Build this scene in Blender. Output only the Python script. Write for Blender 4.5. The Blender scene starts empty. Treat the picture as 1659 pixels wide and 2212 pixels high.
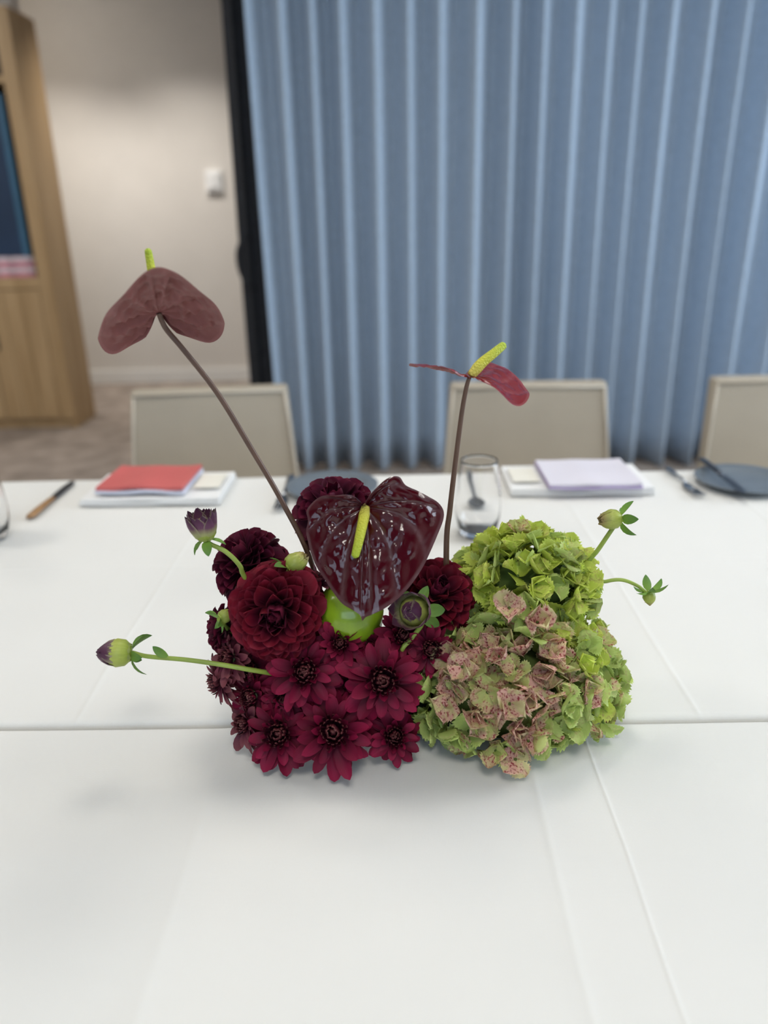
import bpy, bmesh, math, random
from mathutils import Vector, Matrix, noise
random.seed(7)
PI = math.pi
scn = bpy.context.scene
COL = scn.collection

# ------------------------------------------------------------------ camera
CAM = Vector((0.0, 0.0, 1.22))
PITCH, YAW, ROLL, FPX = 21.0, 1.0, -1.25, 1662.0
CROT = (Matrix.Rotation(math.radians(YAW), 3, 'Z') @ Matrix.Rotation(math.radians(90 - PITCH), 3, 'X')
        @ Matrix.Rotation(math.radians(ROLL), 3, 'Z'))
cd = bpy.data.cameras.new('camera')
cam = bpy.data.objects.new('camera', cd)
COL.objects.link(cam)
cam.location = CAM
cam.rotation_euler = CROT.to_euler()
cd.sensor_fit = 'VERTICAL'
cd.sensor_height = 36.0
cd.sensor_width = 27.0
cd.lens = 36.0 * FPX / 2212.0
cd.clip_start = 0.02
cd.clip_end = 60
cd.dof.use_dof = True
cd.dof.focus_distance = 0.71
cd.dof.aperture_fstop = (cd.lens / 1000.0) / 0.0095
cd.dof.aperture_blades = 0
scn.camera = cam

# ------------------------------------------------------------------ world, light, exposure
w = bpy.data.worlds.new('world')
scn.world = w
w.use_nodes = True
wb = w.node_tree.nodes['Background']
wb.inputs['Color'].default_value = (0.62, 0.78, 1.0, 1)
wb.inputs['Strength'].default_value = 2.2
scn.view_settings.view_transform = 'Standard'
scn.view_settings.look = 'None'
scn.view_settings.gamma = 1.0
scn.view_settings.exposure = 0.04
scn.view_settings.use_curve_mapping = False
cy = scn.cycles
cy.max_bounces, cy.diffuse_bounces, cy.glossy_bounces, cy.transmission_bounces, cy.transparent_max_bounces = 7, 3, 3, 6, 6
cy.caustics_reflective = cy.caustics_refractive = False


def area(name, loc, rot, sx, sy, energy, color):
    d = bpy.data.lights.new(name, 'AREA')
    d.shape = 'RECTANGLE'
    d.size, d.size_y = sx, sy
    d.energy = energy
    d.color = color
    o = bpy.data.objects.new(name, d)
    COL.objects.link(o)
    o.location = loc
    o.rotation_euler = rot
    return o


# daylight entering by the window behind the photographer
area('window_daylight', (-0.3, -2.72, 1.75), (math.radians(90), 0, 0), 3.0, 1.5, 14, (0.72, 0.86, 1.0))
# daylight of an unseen right-hand window, added to brighten the curtain folds
area('added_side_daylight', (3.52, 1.6, 1.5), (math.radians(90), 0, math.radians(90)), 2.4, 1.9, 76, (0.80, 0.90, 1.0))
# ceiling panels: (x, y, watts)
PANELS = [(0.1, 1.45, 7.5), (-1.9, 1.2, 9), (2.0, 1.2, 6), (0.1, -0.7, 12), (-2.75, 3.3, 15)]  # last panel is an unseen addition brightening cabinet front, floor and curtain edge
# round downlights washing the far wall: (x, y, watts)
DOWN = [(-2.35, 5.40, 88), (-1.45, 5.42, 84)]
CEIL = 2.75


# ------------------------------------------------------------------ helpers
def at(px, py, Y):
    """point where the sight line through photo pixel (px, py) reaches depth Y"""
    d = CROT @ Vector(((px - 829.5) / FPX, -(py - 1106.0) / FPX, -1.0))
    return CAM + d * (Y / d.y)


def rx(a, b):
    return random.uniform(a, b)


def new_mesh(name, verts, faces, uvs=None, smooth=True):
    me = bpy.data.meshes.new(name)
    me.from_pydata([tuple(v) for v in verts], [], faces)
    if uvs is not None:
        ul = me.uv_layers.new(name='UVMap')
        for lp in me.loops:
            ul.data[lp.index].uv = uvs[lp.vertex_index]
    if smooth:
        me.polygons.foreach_set('use_smooth', [True] * len(me.polygons))
    me.update()
    return me


def obj(name, me, mat=None, parent=None, mtx=None):
    o = bpy.data.objects.new(name, me)
    COL.objects.link(o)
    if mat is not None and not me.materials:
        me.materials.append(mat)
    if parent is not None:
        o.parent = parent
    if mtx is not None:
        o.matrix_local = mtx
    return o


def tag(o, label, cat, group=None, kind=None):
    o['label'] = label
    o['category'] = cat
    if group:
        o['group'] = group
    if kind:
        o['kind'] = kind
    return o


def thing(name, label, cat, loc=(0, 0, 0), rotz=0, group=None):
    o = bpy.data.objects.new(name, None)
    COL.objects.link(o)
    o.empty_display_size = 0.02
    o.location = loc
    o.rotation_euler = (0, 0, rotz)
    return tag(o, label, cat, group)


class MB:
    """collects boxes, tubes and lathes into one mesh"""
    def __init__(s):
        s.v, s.f, s.uv = [], [], []

    def box(s, a, b, bev=0.0):
        bm = bmesh.new()
        bmesh.ops.create_cube(bm, size=1)
        for v in bm.verts:
            v.co = Vector([(a[i] + b[i]) / 2 + v.co[i] * (b[i] - a[i]) for i in range(3)])
        if bev:
            bmesh.ops.bevel(bm, geom=bm.edges[:], offset=bev, segments=2, affect='EDGES', profile=0.6)
        k = len(s.v)
        bm.verts.index_update()
        for v in bm.verts:
            s.v.append(v.co.copy())
            s.uv.append((0, 0))
        for f in bm.faces:
            s.f.append([k + v.index for v in f.verts])
        bm.free()
        return s

    def tube(s, pts, radii, n=10, cap=True, flat=1.0):
        pts = [Vector(p) for p in pts]
        k = len(s.v)
        up = Vector((0.13, 0.27, 0.95))
        side = None
        for i, p in enumerate(pts):
            t = (pts[min(i + 1, len(pts) - 1)] - pts[max(i - 1, 0)]).normalized()
            if side is None:
                side = t.cross(up)
                if side.length < 1e-4:
                    side = t.cross(Vector((1, 0, 0)))
            side = (side - t * side.dot(t)).normalized()
            bi = t.cross(side)
            for j in range(n):
                a = 2 * PI * j / n
                s.v.append(p + (side * math.cos(a) + bi * math.sin(a) * flat) * radii[i])
                s.uv.append((i / (len(pts) - 1), j / n))
        for i in range(len(pts) - 1):
            for j in range(n):
                a, b = k + i * n + j, k + i * n + (j + 1) % n
                s.f.append([a, b, b + n, a + n])
        if cap:
            s.f.append([k + j for j in range(n)][::-1])
            s.f.append([k + (len(pts) - 1) * n + j for j in range(n)])
        return s

    def lathe(s, prof, n=24, M=None):
        k = len(s.v)
        for i, (r, z) in enumerate(prof):
            for j in range(n):
                a = 2 * PI * j / n
                p = Vector((r * math.cos(a), r * math.sin(a), z))
                s.v.append(M @ p if M else p)
                s.uv.append((i / (len(prof) - 1), j / n))
        for i in range(len(prof) - 1):
            for j in range(n):
                a, b = k + i * n + j, k + i * n + (j + 1) % n
                s.f.append([a, b, b + n, a + n])
        return s

    def build(s, name, mat, parent=None, smooth=False, mtx=None):
        return obj(name, new_mesh(name, s.v, s.f, s.uv, smooth), mat, parent, mtx)


def spline(pts, n=6):
    P = [Vector(p) for p in pts]
    P = [P[0] * 2 - P[1]] + P + [P[-1] * 2 - P[-2]]
    out = []
    for i in range(1, len(P) - 2):
        a, b, c, d = P[i - 1], P[i], P[i + 1], P[i + 2]
        for k in range(n):
            t = k / n
            out.append(0.5 * ((2 * b) + (c - a) * t + (2 * a - 5 * b + 4 * c - d) * t * t + (3 * b - a - 3 * c + d) * t ** 3))
    out.append(P[-2].copy())
    return out


def stem_obj(pts, r0, r1, mat, parent, n=6, name='stem'):
    """pts in world space; mesh stored relative to the parent's place"""
    s = spline(pts, n)
    L = len(s) - 1
    o = parent.location
    return MB().tube([p - o for p in s], [r0 + (r1 - r0) * i / L for i in range(L + 1)], 10).build(name, mat, parent, True)


def frame(normal, up=Vector((0, 0, 1)), spin=0.0):
    z = Vector(normal).normalized()
    x = up.cross(z)
    if x.length < 1e-3:
        x = Vector((1, 0, 0))
    x.normalize()
    y = z.cross(x)
    return Matrix((x, y, z)).transposed() @ Matrix.Rotation(spin, 3, 'Z')


# ------------------------------------------------------------------ materials
def mat(name):
    m = bpy.data.materials.new(name)
    m.use_nodes = True
    nt = m.node_tree
    b = nt.nodes['Principled BSDF']

    def N(t, **kw):
        n = nt.nodes.new(t)
        for k, v in kw.items():
            setattr(n, k, v)
        return n

    return m, nt, b, N, nt.links.new


def ramp(N, stops):
    r = N('ShaderNodeValToRGB')
    e = r.color_ramp.elements
    while len(e) < len(stops):
        e.new(0.5)
    for i, (p, c) in enumerate(stops):
        e[i].position = p
        e[i].color = (*c, 1)
    return r


def simple(name, col, rough=0.5, metal=0.0, spec=0.5, nscale=0, namt=0.1, bump=0.0, bscale=0, stretch=(1, 1, 1), coat=0, sheen=0, emit=None):
    m, nt, b, N, L = mat(name)
    b.inputs['Base Color'].default_value = (*col, 1)
    b.inputs['Roughness'].default_value = rough
    b.inputs['Metallic'].default_value = metal
    b.inputs['Specular IOR Level'].default_value = spec
    b.inputs['Coat Weight'].default_value = coat
    b.inputs['Coat Roughness'].default_value = 0.1
    b.inputs['Sheen Weight'].default_value = sheen
    b.inputs['Sheen Roughness'].default_value = 0.4
    if emit:
        b.inputs['Emission Color'].default_value = (*emit[0], 1)
        b.inputs['Emission Strength'].default_value = emit[1]
    if nscale or bscale:
        tc = N('ShaderNodeTexCoord')
        mp = N('ShaderNodeMapping')
        mp.inputs['Scale'].default_value = stretch
        L(tc.outputs['Object'], mp.inputs['Vector'])
    if nscale:
        n = N('ShaderNodeTexNoise')
        n.inputs['Scale'].default_value = nscale
        n.inputs['Detail'].default_value = 5
        L(mp.outputs[0], n.inputs['Vector'])
        r = ramp(N, [(0.3, tuple(c * (1 - namt) for c in col)), (0.7, tuple(min(1, c * (1 + namt)) for c in col))])
        L(n.outputs['Fac'], r.inputs[0])
        L(r.outputs[0], b.inputs['Base Color'])
    if bscale:
        n2 = N('ShaderNodeTexNoise')
        n2.inputs['Scale'].default_value = bscale
        n2.inputs['Detail'].default_value = 4
        L(mp.outputs[0], n2.inputs['Vector'])
        bp = N('ShaderNodeBump')
        bp.inputs['Strength'].default_value = bump
        bp.inputs['Distance'].default_value = 0.002
        L(n2.outputs['Fac'], bp.inputs['Height'])
        L(bp.outputs[0], b.inputs['Normal'])
    return m


def petal_mat(name, stops, rough=0.5, var=0.25, sheen=0.0, spec=0.35, streak=0.25, transl=0.12, edge=None, tint=(1, 1, 1)):
    """colour runs along the petal (UV.x), faint lengthwise streaks, each petal a little lighter or darker"""
    m, nt, b, N, L = mat(name)
    uv = N('ShaderNodeUVMap')
    sep = N('ShaderNodeSeparateXYZ')
    L(uv.outputs[0], sep.inputs[0])
    r = ramp(N, stops)
    L(sep.outputs['X'], r.inputs[0])
    mp = N('ShaderNodeMapping')
    mp.inputs['Scale'].default_value = (1.5, 14, 1)
    L(uv.outputs[0], mp.inputs['Vector'])
    n = N('ShaderNodeTexNoise')
    n.inputs['Scale'].default_value = 2.0
    n.inputs['Detail'].default_value = 3
    L(mp.outputs[0], n.inputs['Vector'])
    oi = N('ShaderNodeObjectInfo')
    mr = N('ShaderNodeMapRange')
    mr.inputs['To Min'].default_value = 1 - var
    mr.inputs['To Max'].default_value = 1 + var
    L(oi.outputs['Random'], mr.inputs['Value'])
    ms = N('ShaderNodeMapRange')
    ms.inputs['To Min'].default_value = 1 - streak
    ms.inputs['To Max'].default_value = 1 + streak
    L(n.outputs['Fac'], ms.inputs['Value'])
    mu = N('ShaderNodeMath', operation='MULTIPLY')
    L(mr.outputs[0], mu.inputs[0])
    L(ms.outputs[0], mu.inputs[1])
    hs = N('ShaderNodeHueSaturation')
    L(r.outputs[0], hs.inputs['Color'])
    L(mu.outputs[0], hs.inputs['Value'])
    col = hs.outputs[0]
    if edge:
        a = N('ShaderNodeMath', operation='SUBTRACT')
        a.inputs[1].default_value = 0.5
        L(sep.outputs['Y'], a.inputs[0])
        ab = N('ShaderNodeMath', operation='ABSOLUTE')
        L(a.outputs[0], ab.inputs[0])
        er = N('ShaderNodeMapRange')
        er.inputs['From Min'].default_value = 0.36
        er.inputs['From Max'].default_value = 0.5
        er.inputs['To Max'].default_value = 0.6
        L(ab.outputs[0], er.inputs['Value'])
        mx = N('ShaderNodeMix', data_type='RGBA')
        L(er.outputs[0], mx.inputs['Factor'])
        L(col, mx.inputs['A'])
        mx.inputs['B'].default_value = (*edge, 1)
        col = mx.outputs['Result']
    L(col, b.inputs['Base Color'])
    b.inputs['Roughness'].default_value = rough
    b.inputs['Specular IOR Level'].default_value = spec
    b.inputs['Sheen Weight'].default_value = sheen
    b.inputs['Sheen Tint'].default_value = (1, 0.5, 0.6, 1)
    bp = N('ShaderNodeBump')
    bp.inputs['Strength'].default_value = 0.35
    bp.inputs['Distance'].default_value = 0.0006
    L(n.outputs['Fac'], bp.inputs['Height'])
    L(bp.outputs[0], b.inputs['Normal'])
    if transl:
        t = N('ShaderNodeBsdfTranslucent')
        L(col, t.inputs['Color'])
        ad = N('ShaderNodeMixShader')
        ad.inputs[0].default_value = transl
        L(b.outputs[0], ad.inputs[1])
        L(t.outputs[0], ad.inputs[2])
        L(ad.outputs[0], nt.nodes['Material Output'].inputs['Surface'])
    return m


def speckle_mat(name, base, mid, spot, amount):
    """hydrangea sepal: green ground, blush, dark red freckles"""
    m, nt, b, N, L = mat(name)
    tc = N('ShaderNodeTexCoord')
    oi = N('ShaderNodeObjectInfo')
    ad = N('ShaderNodeVectorMath', operation='MULTIPLY_ADD')
    L(oi.outputs['Random'], ad.inputs[0])
    ad.inputs[1].default_value = (31, 17, 23)
    L(tc.outputs['Object'], ad.inputs[2])
    n1 = N('ShaderNodeTexNoise')
    n1.inputs['Scale'].default_value = 1.5
    n1.inputs['Detail'].default_value = 2
    L(ad.outputs[0], n1.inputs['Vector'])
    n2 = N('ShaderNodeTexNoise')
    n2.inputs['Scale'].default_value = 8.0
    n2.inputs['Detail'].default_value = 3
    L(ad.outputs[0], n2.inputs['Vector'])
    r1 = ramp(N, [(0.62 - amount * 0.5, base), (0.78 - amount * 0.5, mid)])
    L(n1.outputs['Fac'], r1.inputs[0])
    r2 = ramp(N, [(0.52, (0, 0, 0)), (0.61, (1, 1, 1))])
    L(n2.outputs['Fac'], r2.inputs[0])
    r3 = ramp(N, [(0.55 - amount * 0.4, (0, 0, 0)), (0.7 - amount * 0.4, (1, 1, 1))])
    L(n1.outputs['Fac'], r3.inputs[0])
    mu = N('ShaderNodeMath', operation='MULTIPLY')
    L(r2.outputs[0], mu.inputs[0])
    L(r3.outputs[0], mu.inputs[1])
    mx = N('ShaderNodeMix', data_type='RGBA')
    L(mu.outputs[0], mx.inputs['Factor'])
    L(r1.outputs[0], mx.inputs['A'])
    mx.inputs['B'].default_value = (*spot, 1)
    uv = N('ShaderNodeUVMap')
    sp = N('ShaderNodeSeparateXYZ')
    L(uv.outputs[0], sp.inputs[0])
    sb = N('ShaderNodeMath', operation='SUBTRACT')
    sb.inputs[1].default_value = .5
    L(sp.outputs['Y'], sb.inputs[0])
    ab = N('ShaderNodeMath', operation='ABSOLUTE')
    L(sb.outputs[0], ab.inputs[0])
    er = N('ShaderNodeMapRange')
    er.inputs['From Min'].default_value = .38
    er.inputs['From Max'].default_value = .5
    er.inputs['To Max'].default_value = .45
    L(ab.outputs[0], er.inputs['Value'])
    rim = N('ShaderNodeMix', data_type='RGBA')
    L(er.outputs[0], rim.inputs['Factor'])
    L(mx.outputs['Result'], rim.inputs['A'])
    rim.inputs['B'].default_value = (*[min(.9, c * 1.3 + .06) for c in base], 1)
    mr = N('ShaderNodeMapRange')
    mr.inputs['To Min'].default_value = 0.75
    mr.inputs['To Max'].default_value = 1.2
    L(oi.outputs['Random'], mr.inputs['Value'])
    hs = N('ShaderNodeHueSaturation')
    L(rim.outputs['Result'], hs.inputs['Color'])
    L(mr.outputs[0], hs.inputs['Value'])
    L(hs.outputs[0], b.inputs['Base Color'])
    b.inputs['Roughness'].default_value = 0.6
    b.inputs['Specular IOR Level'].default_value = 0.25
    bp = N('ShaderNodeBump')
    bp.inputs['Strength'].default_value = 0.4
    bp.inputs['Distance'].default_value = 0.0008
    L(n2.outputs['Fac'], bp.inputs['Height'])
    L(bp.outputs[0], b.inputs['Normal'])
    t = N('ShaderNodeBsdfTranslucent')
    L(hs.outputs[0], t.inputs['Color'])
    a2 = N('ShaderNodeMixShader')
    a2.inputs[0].default_value = 0.28
    L(b.outputs[0], a2.inputs[1])
    L(t.outputs[0], a2.inputs[2])
    L(a2.outputs[0], nt.nodes['Material Output'].inputs['Surface'])
    return m


def cloth_mat(name, col):
    m, nt, b, N, L = mat(name)
    tc = N('ShaderNodeTexCoord')
    n = N('ShaderNodeTexNoise')
    n.inputs['Scale'].default_value = 3.0
    n.inputs['Detail'].default_value = 3
    L(tc.outputs['Object'], n.inputs['Vector'])
    r = ramp(N, [(0.3, tuple(c * 0.97 for c in col)), (0.7, col)])
    L(n.outputs['Fac'], r.inputs[0])
    L(r.outputs[0], b.inputs['Base Color'])
    b.inputs['Roughness'].default_value = 0.85
    b.inputs['Specular IOR Level'].default_value = 0.2
    b.inputs['Sheen Weight'].default_value = 0.15
    hs = []
    for ax in ('X', 'Y'):
        wv = N('ShaderNodeTexWave', bands_direction=ax)
        wv.inputs['Scale'].default_value = 260
        wv.inputs['Distortion'].default_value = 2.5
        L(tc.outputs['Object'], wv.inputs['Vector'])
        hs.append(wv)
    mxm = N('ShaderNodeMath', operation='ADD')
    L(hs[0].outputs['Fac'], mxm.inputs[0])
    L(hs[1].outputs['Fac'], mxm.inputs[1])
    bp = N('ShaderNodeBump')
    bp.inputs['Strength'].default_value = 0.12
    bp.inputs['Distance'].default_value = 0.0004
    L(mxm.outputs[0], bp.inputs['Height'])
    L(bp.outputs[0], b.inputs['Normal'])
    return m


def wood_mat(name, c1, c2, axis='Z'):
    m, nt, b, N, L = mat(name)
    tc = N('ShaderNodeTexCoord')
    mp = N('ShaderNodeMapping')
    mp.inputs['Scale'].default_value = (9, 9, 0.6) if axis == 'Z' else (0.6, 9, 9)
    L(tc.outputs['Object'], mp.inputs['Vector'])
    n = N('ShaderNodeTexNoise')
    n.inputs['Scale'].default_value = 2.2
    n.inputs['Detail'].default_value = 6
    n.inputs['Distortion'].default_value = 0.8
    L(mp.outputs[0], n.inputs['Vector'])
    r = ramp(N, [(0.3, c1), (0.7, c2)])
    L(n.outputs['Fac'], r.inputs[0])
    L(r.outputs[0], b.inputs['Base Color'])
    b.inputs['Roughness'].default_value = 0.5
    return m


M = {}
M['wall'] = simple('wall_paint', (0.72, 0.68, 0.63), 0.9, nscale=6, namt=0.02, bump=0.1, bscale=120)
M['wall_dark'] = simple('wall_reflection_tint', (0.10, 0.115, 0.17), 0.9, nscale=6, namt=0.02)  # dark blue invented for the unseen wall to darken and tint flower reflections
M['ceiling'] = simple('ceiling_paint', (0.8, 0.8, 0.79), 0.95, nscale=5, namt=0.02)
M['carpet'] = simple('carpet', (0.33, 0.275, 0.235), 0.98, spec=0.1, nscale=7, namt=0.28, bump=0.8, bscale=260)
M['skirting'] = simple('skirting_paint', (0.82, 0.81, 0.78), 0.5, nscale=4, namt=0.02)
M['oak'] = M['oak_dark'] = wood_mat('oak', (0.38, 0.245, 0.115), (0.52, 0.355, 0.19))
M['cloth'] = cloth_mat('white_linen', (0.765, 0.755, 0.72))
M['curtain'] = simple('blue_curtain_fabric', (0.42, 0.515, 0.625), 0.9, spec=0.15, nscale=40, namt=0.06, bump=0.3, bscale=500, sheen=0.25)
M['dark_curtain'] = simple('charcoal_curtain_fabric', (0.045, 0.048, 0.055), 0.9, spec=0.1, nscale=30, namt=0.1, sheen=0.1)
M['leather'] = simple('beige_leatherette', (0.42, 0.365, 0.285), 0.5, nscale=9, namt=0.04, bump=0.15, bscale=300)
M['piping'] = simple('pale_piping', (0.56, 0.50, 0.41), 0.55, nscale=9, namt=0.04)
M['steel_dark'] = simple('dark_steel', (0.09, 0.10, 0.12), 0.3, metal=0.8, nscale=30, namt=0.05)
M['steel'] = simple('cutlery_steel', (0.32, 0.34, 0.37), 0.25, metal=1.0, nscale=40, namt=0.05)
M['knife_handle'] = wood_mat('knife_handle_wood', (0.25, 0.13, 0.05), (0.42, 0.24, 0.11))
M['plate'] = simple('slate_glaze', (0.14, 0.165, 0.19), 0.35, nscale=25, namt=0.1, coat=0.3)
M['paper'] = simple('white_paper', (0.82, 0.82, 0.81), 0.85, nscale=12, namt=0.015)
M['paper_shaded'] = simple('page_block_shaded', (0.66, 0.68, 0.80), 0.85, nscale=400, namt=0.08, stretch=(0.01, 0.01, 1))  # bluish front-edge shade of the white pages put into the colour
M['red_cover'] = simple('red_cover', (0.58, 0.12, 0.115), 0.5, nscale=10, namt=0.05)
M['lav_cover'] = simple('lavender_cover', (0.72, 0.69, 0.76), 0.55, nscale=8, namt=0.04)
M['lav_spine'] = simple('lavender_spine', (0.42, 0.33, 0.56), 0.55, nscale=8, namt=0.05)
M['print'] = simple('cream_print', (0.80, 0.77, 0.68), 0.7, nscale=10, namt=0.03)
M['white_plastic'] = simple('white_plastic', (0.85, 0.85, 0.84), 0.35, nscale=4, namt=0.01)
M['navy'] = simple('navy_board', (0.012, 0.035, 0.085), 0.6, nscale=6, namt=0.15)
M['teal'] = simple('blue_board_edge', (0.05, 0.15, 0.26), 0.6, nscale=6, namt=0.1)
M['inside'] = simple('cabinet_lining', (0.03, 0.028, 0.03), 0.7, nscale=6, namt=0.1)
M['pinkbook'] = simple('pink_patterned_book', (0.55, 0.22, 0.28), 0.6, nscale=28, namt=0.6)
M['whitebook'] = simple('pale_patterned_book', (0.66, 0.55, 0.60), 0.6, nscale=28, namt=0.35)
M['frame_white'] = simple('window_frame_paint', (0.8, 0.8, 0.79), 0.45, nscale=4, namt=0.02)
M['panel_rim'] = simple('light_rim', (0.75, 0.75, 0.75), 0.4, nscale=4, namt=0.02)
M['panel_glow'] = simple('light_diffuser', (0.9, 0.9, 0.88), 0.5, nscale=4, namt=0.01, emit=((1.0, 0.95, 0.87), 5.0))
M['laminate'] = simple('grey_laminate', (0.45, 0.44, 0.42), 0.5, nscale=20, namt=0.05)
M['tray'] = simple('black_tray', (0.02, 0.02, 0.022), 0.4, nscale=10, namt=0.1)
M['foam'] = simple('wet_floral_foam', (0.03, 0.07, 0.03), 0.95, nscale=60, namt=0.3, bump=0.6, bscale=200)

gm, gnt, gb, gN, gL = mat('clear_glass')
gb.inputs['Base Color'].default_value = (1, 1, 1, 1)
gb.inputs['Roughness'].default_value = 0.0
gb.inputs['IOR'].default_value = 1.46
gb.inputs['Transmission Weight'].default_value = 1.0
M['glass'] = gm
pm, pnt, pb, pN, pL = mat('window_glass')
pt = pN('ShaderNodeBsdfTransparent')
pt.inputs[0].default_value = (0.95, 0.97, 0.98, 1)
pg = pN('ShaderNodeBsdfGlossy')
pg.inputs['Roughness'].default_value = 0.02
px_ = pN('ShaderNodeMixShader')
px_.inputs[0].default_value = 0.06
pL(pt.outputs[0], px_.inputs[1])
pL(pg.outputs[0], px_.inputs[2])
pL(px_.outputs[0], pnt.nodes['Material Output'].inputs['Surface'])
M['pane'] = pm

# ------------------------------------------------------------------ the room
XL, XR, YF, YB = -4.2, 3.6, -2.8, 6.2


def struct(o, label, cat):
    return tag(o, label, cat, kind='structure')


struct(MB().box((XL - .1, YF - .1, -0.1), (XR + .1, YB + .1, 0)).build('floor', M['carpet']), 'mottled brown beige carpet floor under the cabinet', 'floor')
struct(MB().box((XL - .1, YF - .1, CEIL), (XR + .1, YB + .1, CEIL + .1)).build('ceiling', M['ceiling']), 'plain white ceiling with light panels', 'ceiling')
struct(MB().box((XL - .1, YB, 0), (XR + .1, YB + .1, CEIL)).build('wall_back', M['wall']), 'cream painted wall carrying the small white switch panel', 'wall')
struct(MB().box((XL - .1, YF, 0), (XL, YB, CEIL)).build('wall_left', M['wall']), 'cream painted side wall beyond the oak cabinet', 'wall')
sy0, sy1, sz0, sz1 = 0.3, 2.9, 0.5, 2.5
struct(MB().box((XR, YF, 0), (XR + .1, sy0, CEIL)).box((XR, sy1, 0), (XR + .1, YB, CEIL)).box((XR, sy0, 0), (XR + .1, sy1, sz0)).box((XR, sy0, sz1), (XR + .1, sy1, CEIL)).build('wall_right', M['wall']), 'cream painted side wall at the end of the blue curtain', 'wall')
wf = MB()
wx0, wx1, wz0, wz1 = -1.85, 1.25, 0.95, 2.5
wf.box((XL, YF - .1, 0), (wx0, YF, CEIL)).box((wx1, YF - .1, 0), (XR, YF, CEIL))
wf.box((wx0, YF - .1, 0), (wx1, YF, wz0)).box((wx0, YF - .1, wz1), (wx1, YF, CEIL))
struct(wf.build('wall_front', M['wall_dark']), 'unseen wall with the wide window, toned dark blue for flower reflections', 'wall')
wn = thing('window_1', 'wide window with white frame and three panes', 'window', (0, YF, wz0))
wn['kind'] = 'structure'
fr = MB()
hz = wz1 - wz0
for x in (wx0, wx0 + 1.033, wx0 + 2.066, wx1):
    fr.box((x - .03, -.08, 0), (x + .03, -.02, hz))
fr.box((wx0, -.08, 0), (wx1, -.02, .05)).box((wx0, -.08, hz - .05), (wx1, -.02, hz))
fr.build('window_frame', M['frame_white'], wn)
for k in range(3):
    MB().box((wx0 + 1.033 * k + .03, -.055, .05), (wx0 + 1.033 * (k + 1) - .03, -.05, hz - .05)).build('pane', M['pane'], wn)
wn = thing('added_side_window', 'tall unseen window with white frame and two panes, added in the side wall to light the curtain', 'window', (XR, sy0, sz0))  # added opening that goes with the side daylight on the curtain
wn['kind'] = 'structure'
fr = MB()
for y in (0.03, 1.3, 2.57):
    fr.box((.02, y - .03, 0), (.08, y + .03, 2.0))
fr.box((.02, 0, 0), (.08, 2.6, .05)).box((.02, 0, 1.95), (.08, 2.6, 2.0))
fr.build('window_frame', M['frame_white'], wn)
for k in range(2):
    MB().box((.05, .06 + 1.27 * k, .05), (.055, 1.27 + 1.27 * k, 1.95)).build('pane', M['pane'], wn)
struct(MB().box((XL, YB - .018, 0), (-1.14, YB, .105), .003).build('baseboard_back', M['skirting']), 'white skirting board along the cream wall', 'baseboard')
struct(MB().box((-1.135, YB - .045, 0), (-1.085, YB, .20), .003).build('trim_1', M['skirting']), 'white block ending the skirting board by the charcoal drape', 'trim')
# short partition that the cabinet stands against
struct(MB().box((XL, 5.12, 0), (-2.16, 5.24, CEIL)).build('wall_partition', M['wall']), 'cream partition wall behind the oak cabinet', 'wall')

for k, (x, y, e) in enumerate(PANELS):
    t = thing('ceiling_light', 'square flat ceiling light panel ' + ['above the flower arrangement', 'above the end of the table by the cabinet wall', 'above the end of the table by the added side window', 'nearest the wide window wall', 'added unseen to brighten the oak cabinet front'][k], 'ceiling light', (x, y, CEIL), 0, 'ceiling light panels')
    r_ = MB()
    for a, b in (((-.31, -.31), (.31, -.29)), ((-.31, .29), (.31, .31)), ((-.31, -.29), (-.29, .29)), ((.29, -.29), (.31, .29))):
        r_.box((a[0], a[1], -.022), (b[0], b[1], 0))
    r_.build('rim', M['panel_rim'], t)
    MB().box((-.29, -.29, -.012), (.29, .29, -.002)).build('diffuser', M['panel_glow'], t)
    l_ = area('ceiling_lamp', (0, 0, -.03), (0, 0, 0), .56, .56, e, (1.0, 0.955, 0.88))
    l_.parent = t


for k, (x, y, e) in enumerate(DOWN):
    t = thing('downlight', ['round recessed downlight in the ceiling behind the cabinet partition', 'round recessed downlight in the ceiling near the white wall switch'][k], 'ceiling light', (x, y, CEIL), 0, 'recessed downlights')
    MB().lathe([(.05, 0), (.065, -.004), (.062, -.012), (.05, -.014), (.046, -.004)], 32).build('rim', M['panel_rim'], t, True)
    MB().lathe([(0, -.003), (.048, -.003), (.048, 0), (0, 0)], 32).build('diffuser', M['panel_glow'], t, True)
    d = bpy.data.lights.new('downlight_lamp', 'SPOT')
    d.energy, d.spot_size, d.spot_blend, d.shadow_soft_size, d.color = e, math.radians(116), .9, .045, (1.0, .955, .895)
    l_ = bpy.data.objects.new('downlight_lamp', d)
    COL.objects.link(l_)
    l_.location = (0, 0, -.03)
    l_.parent = t


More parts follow.
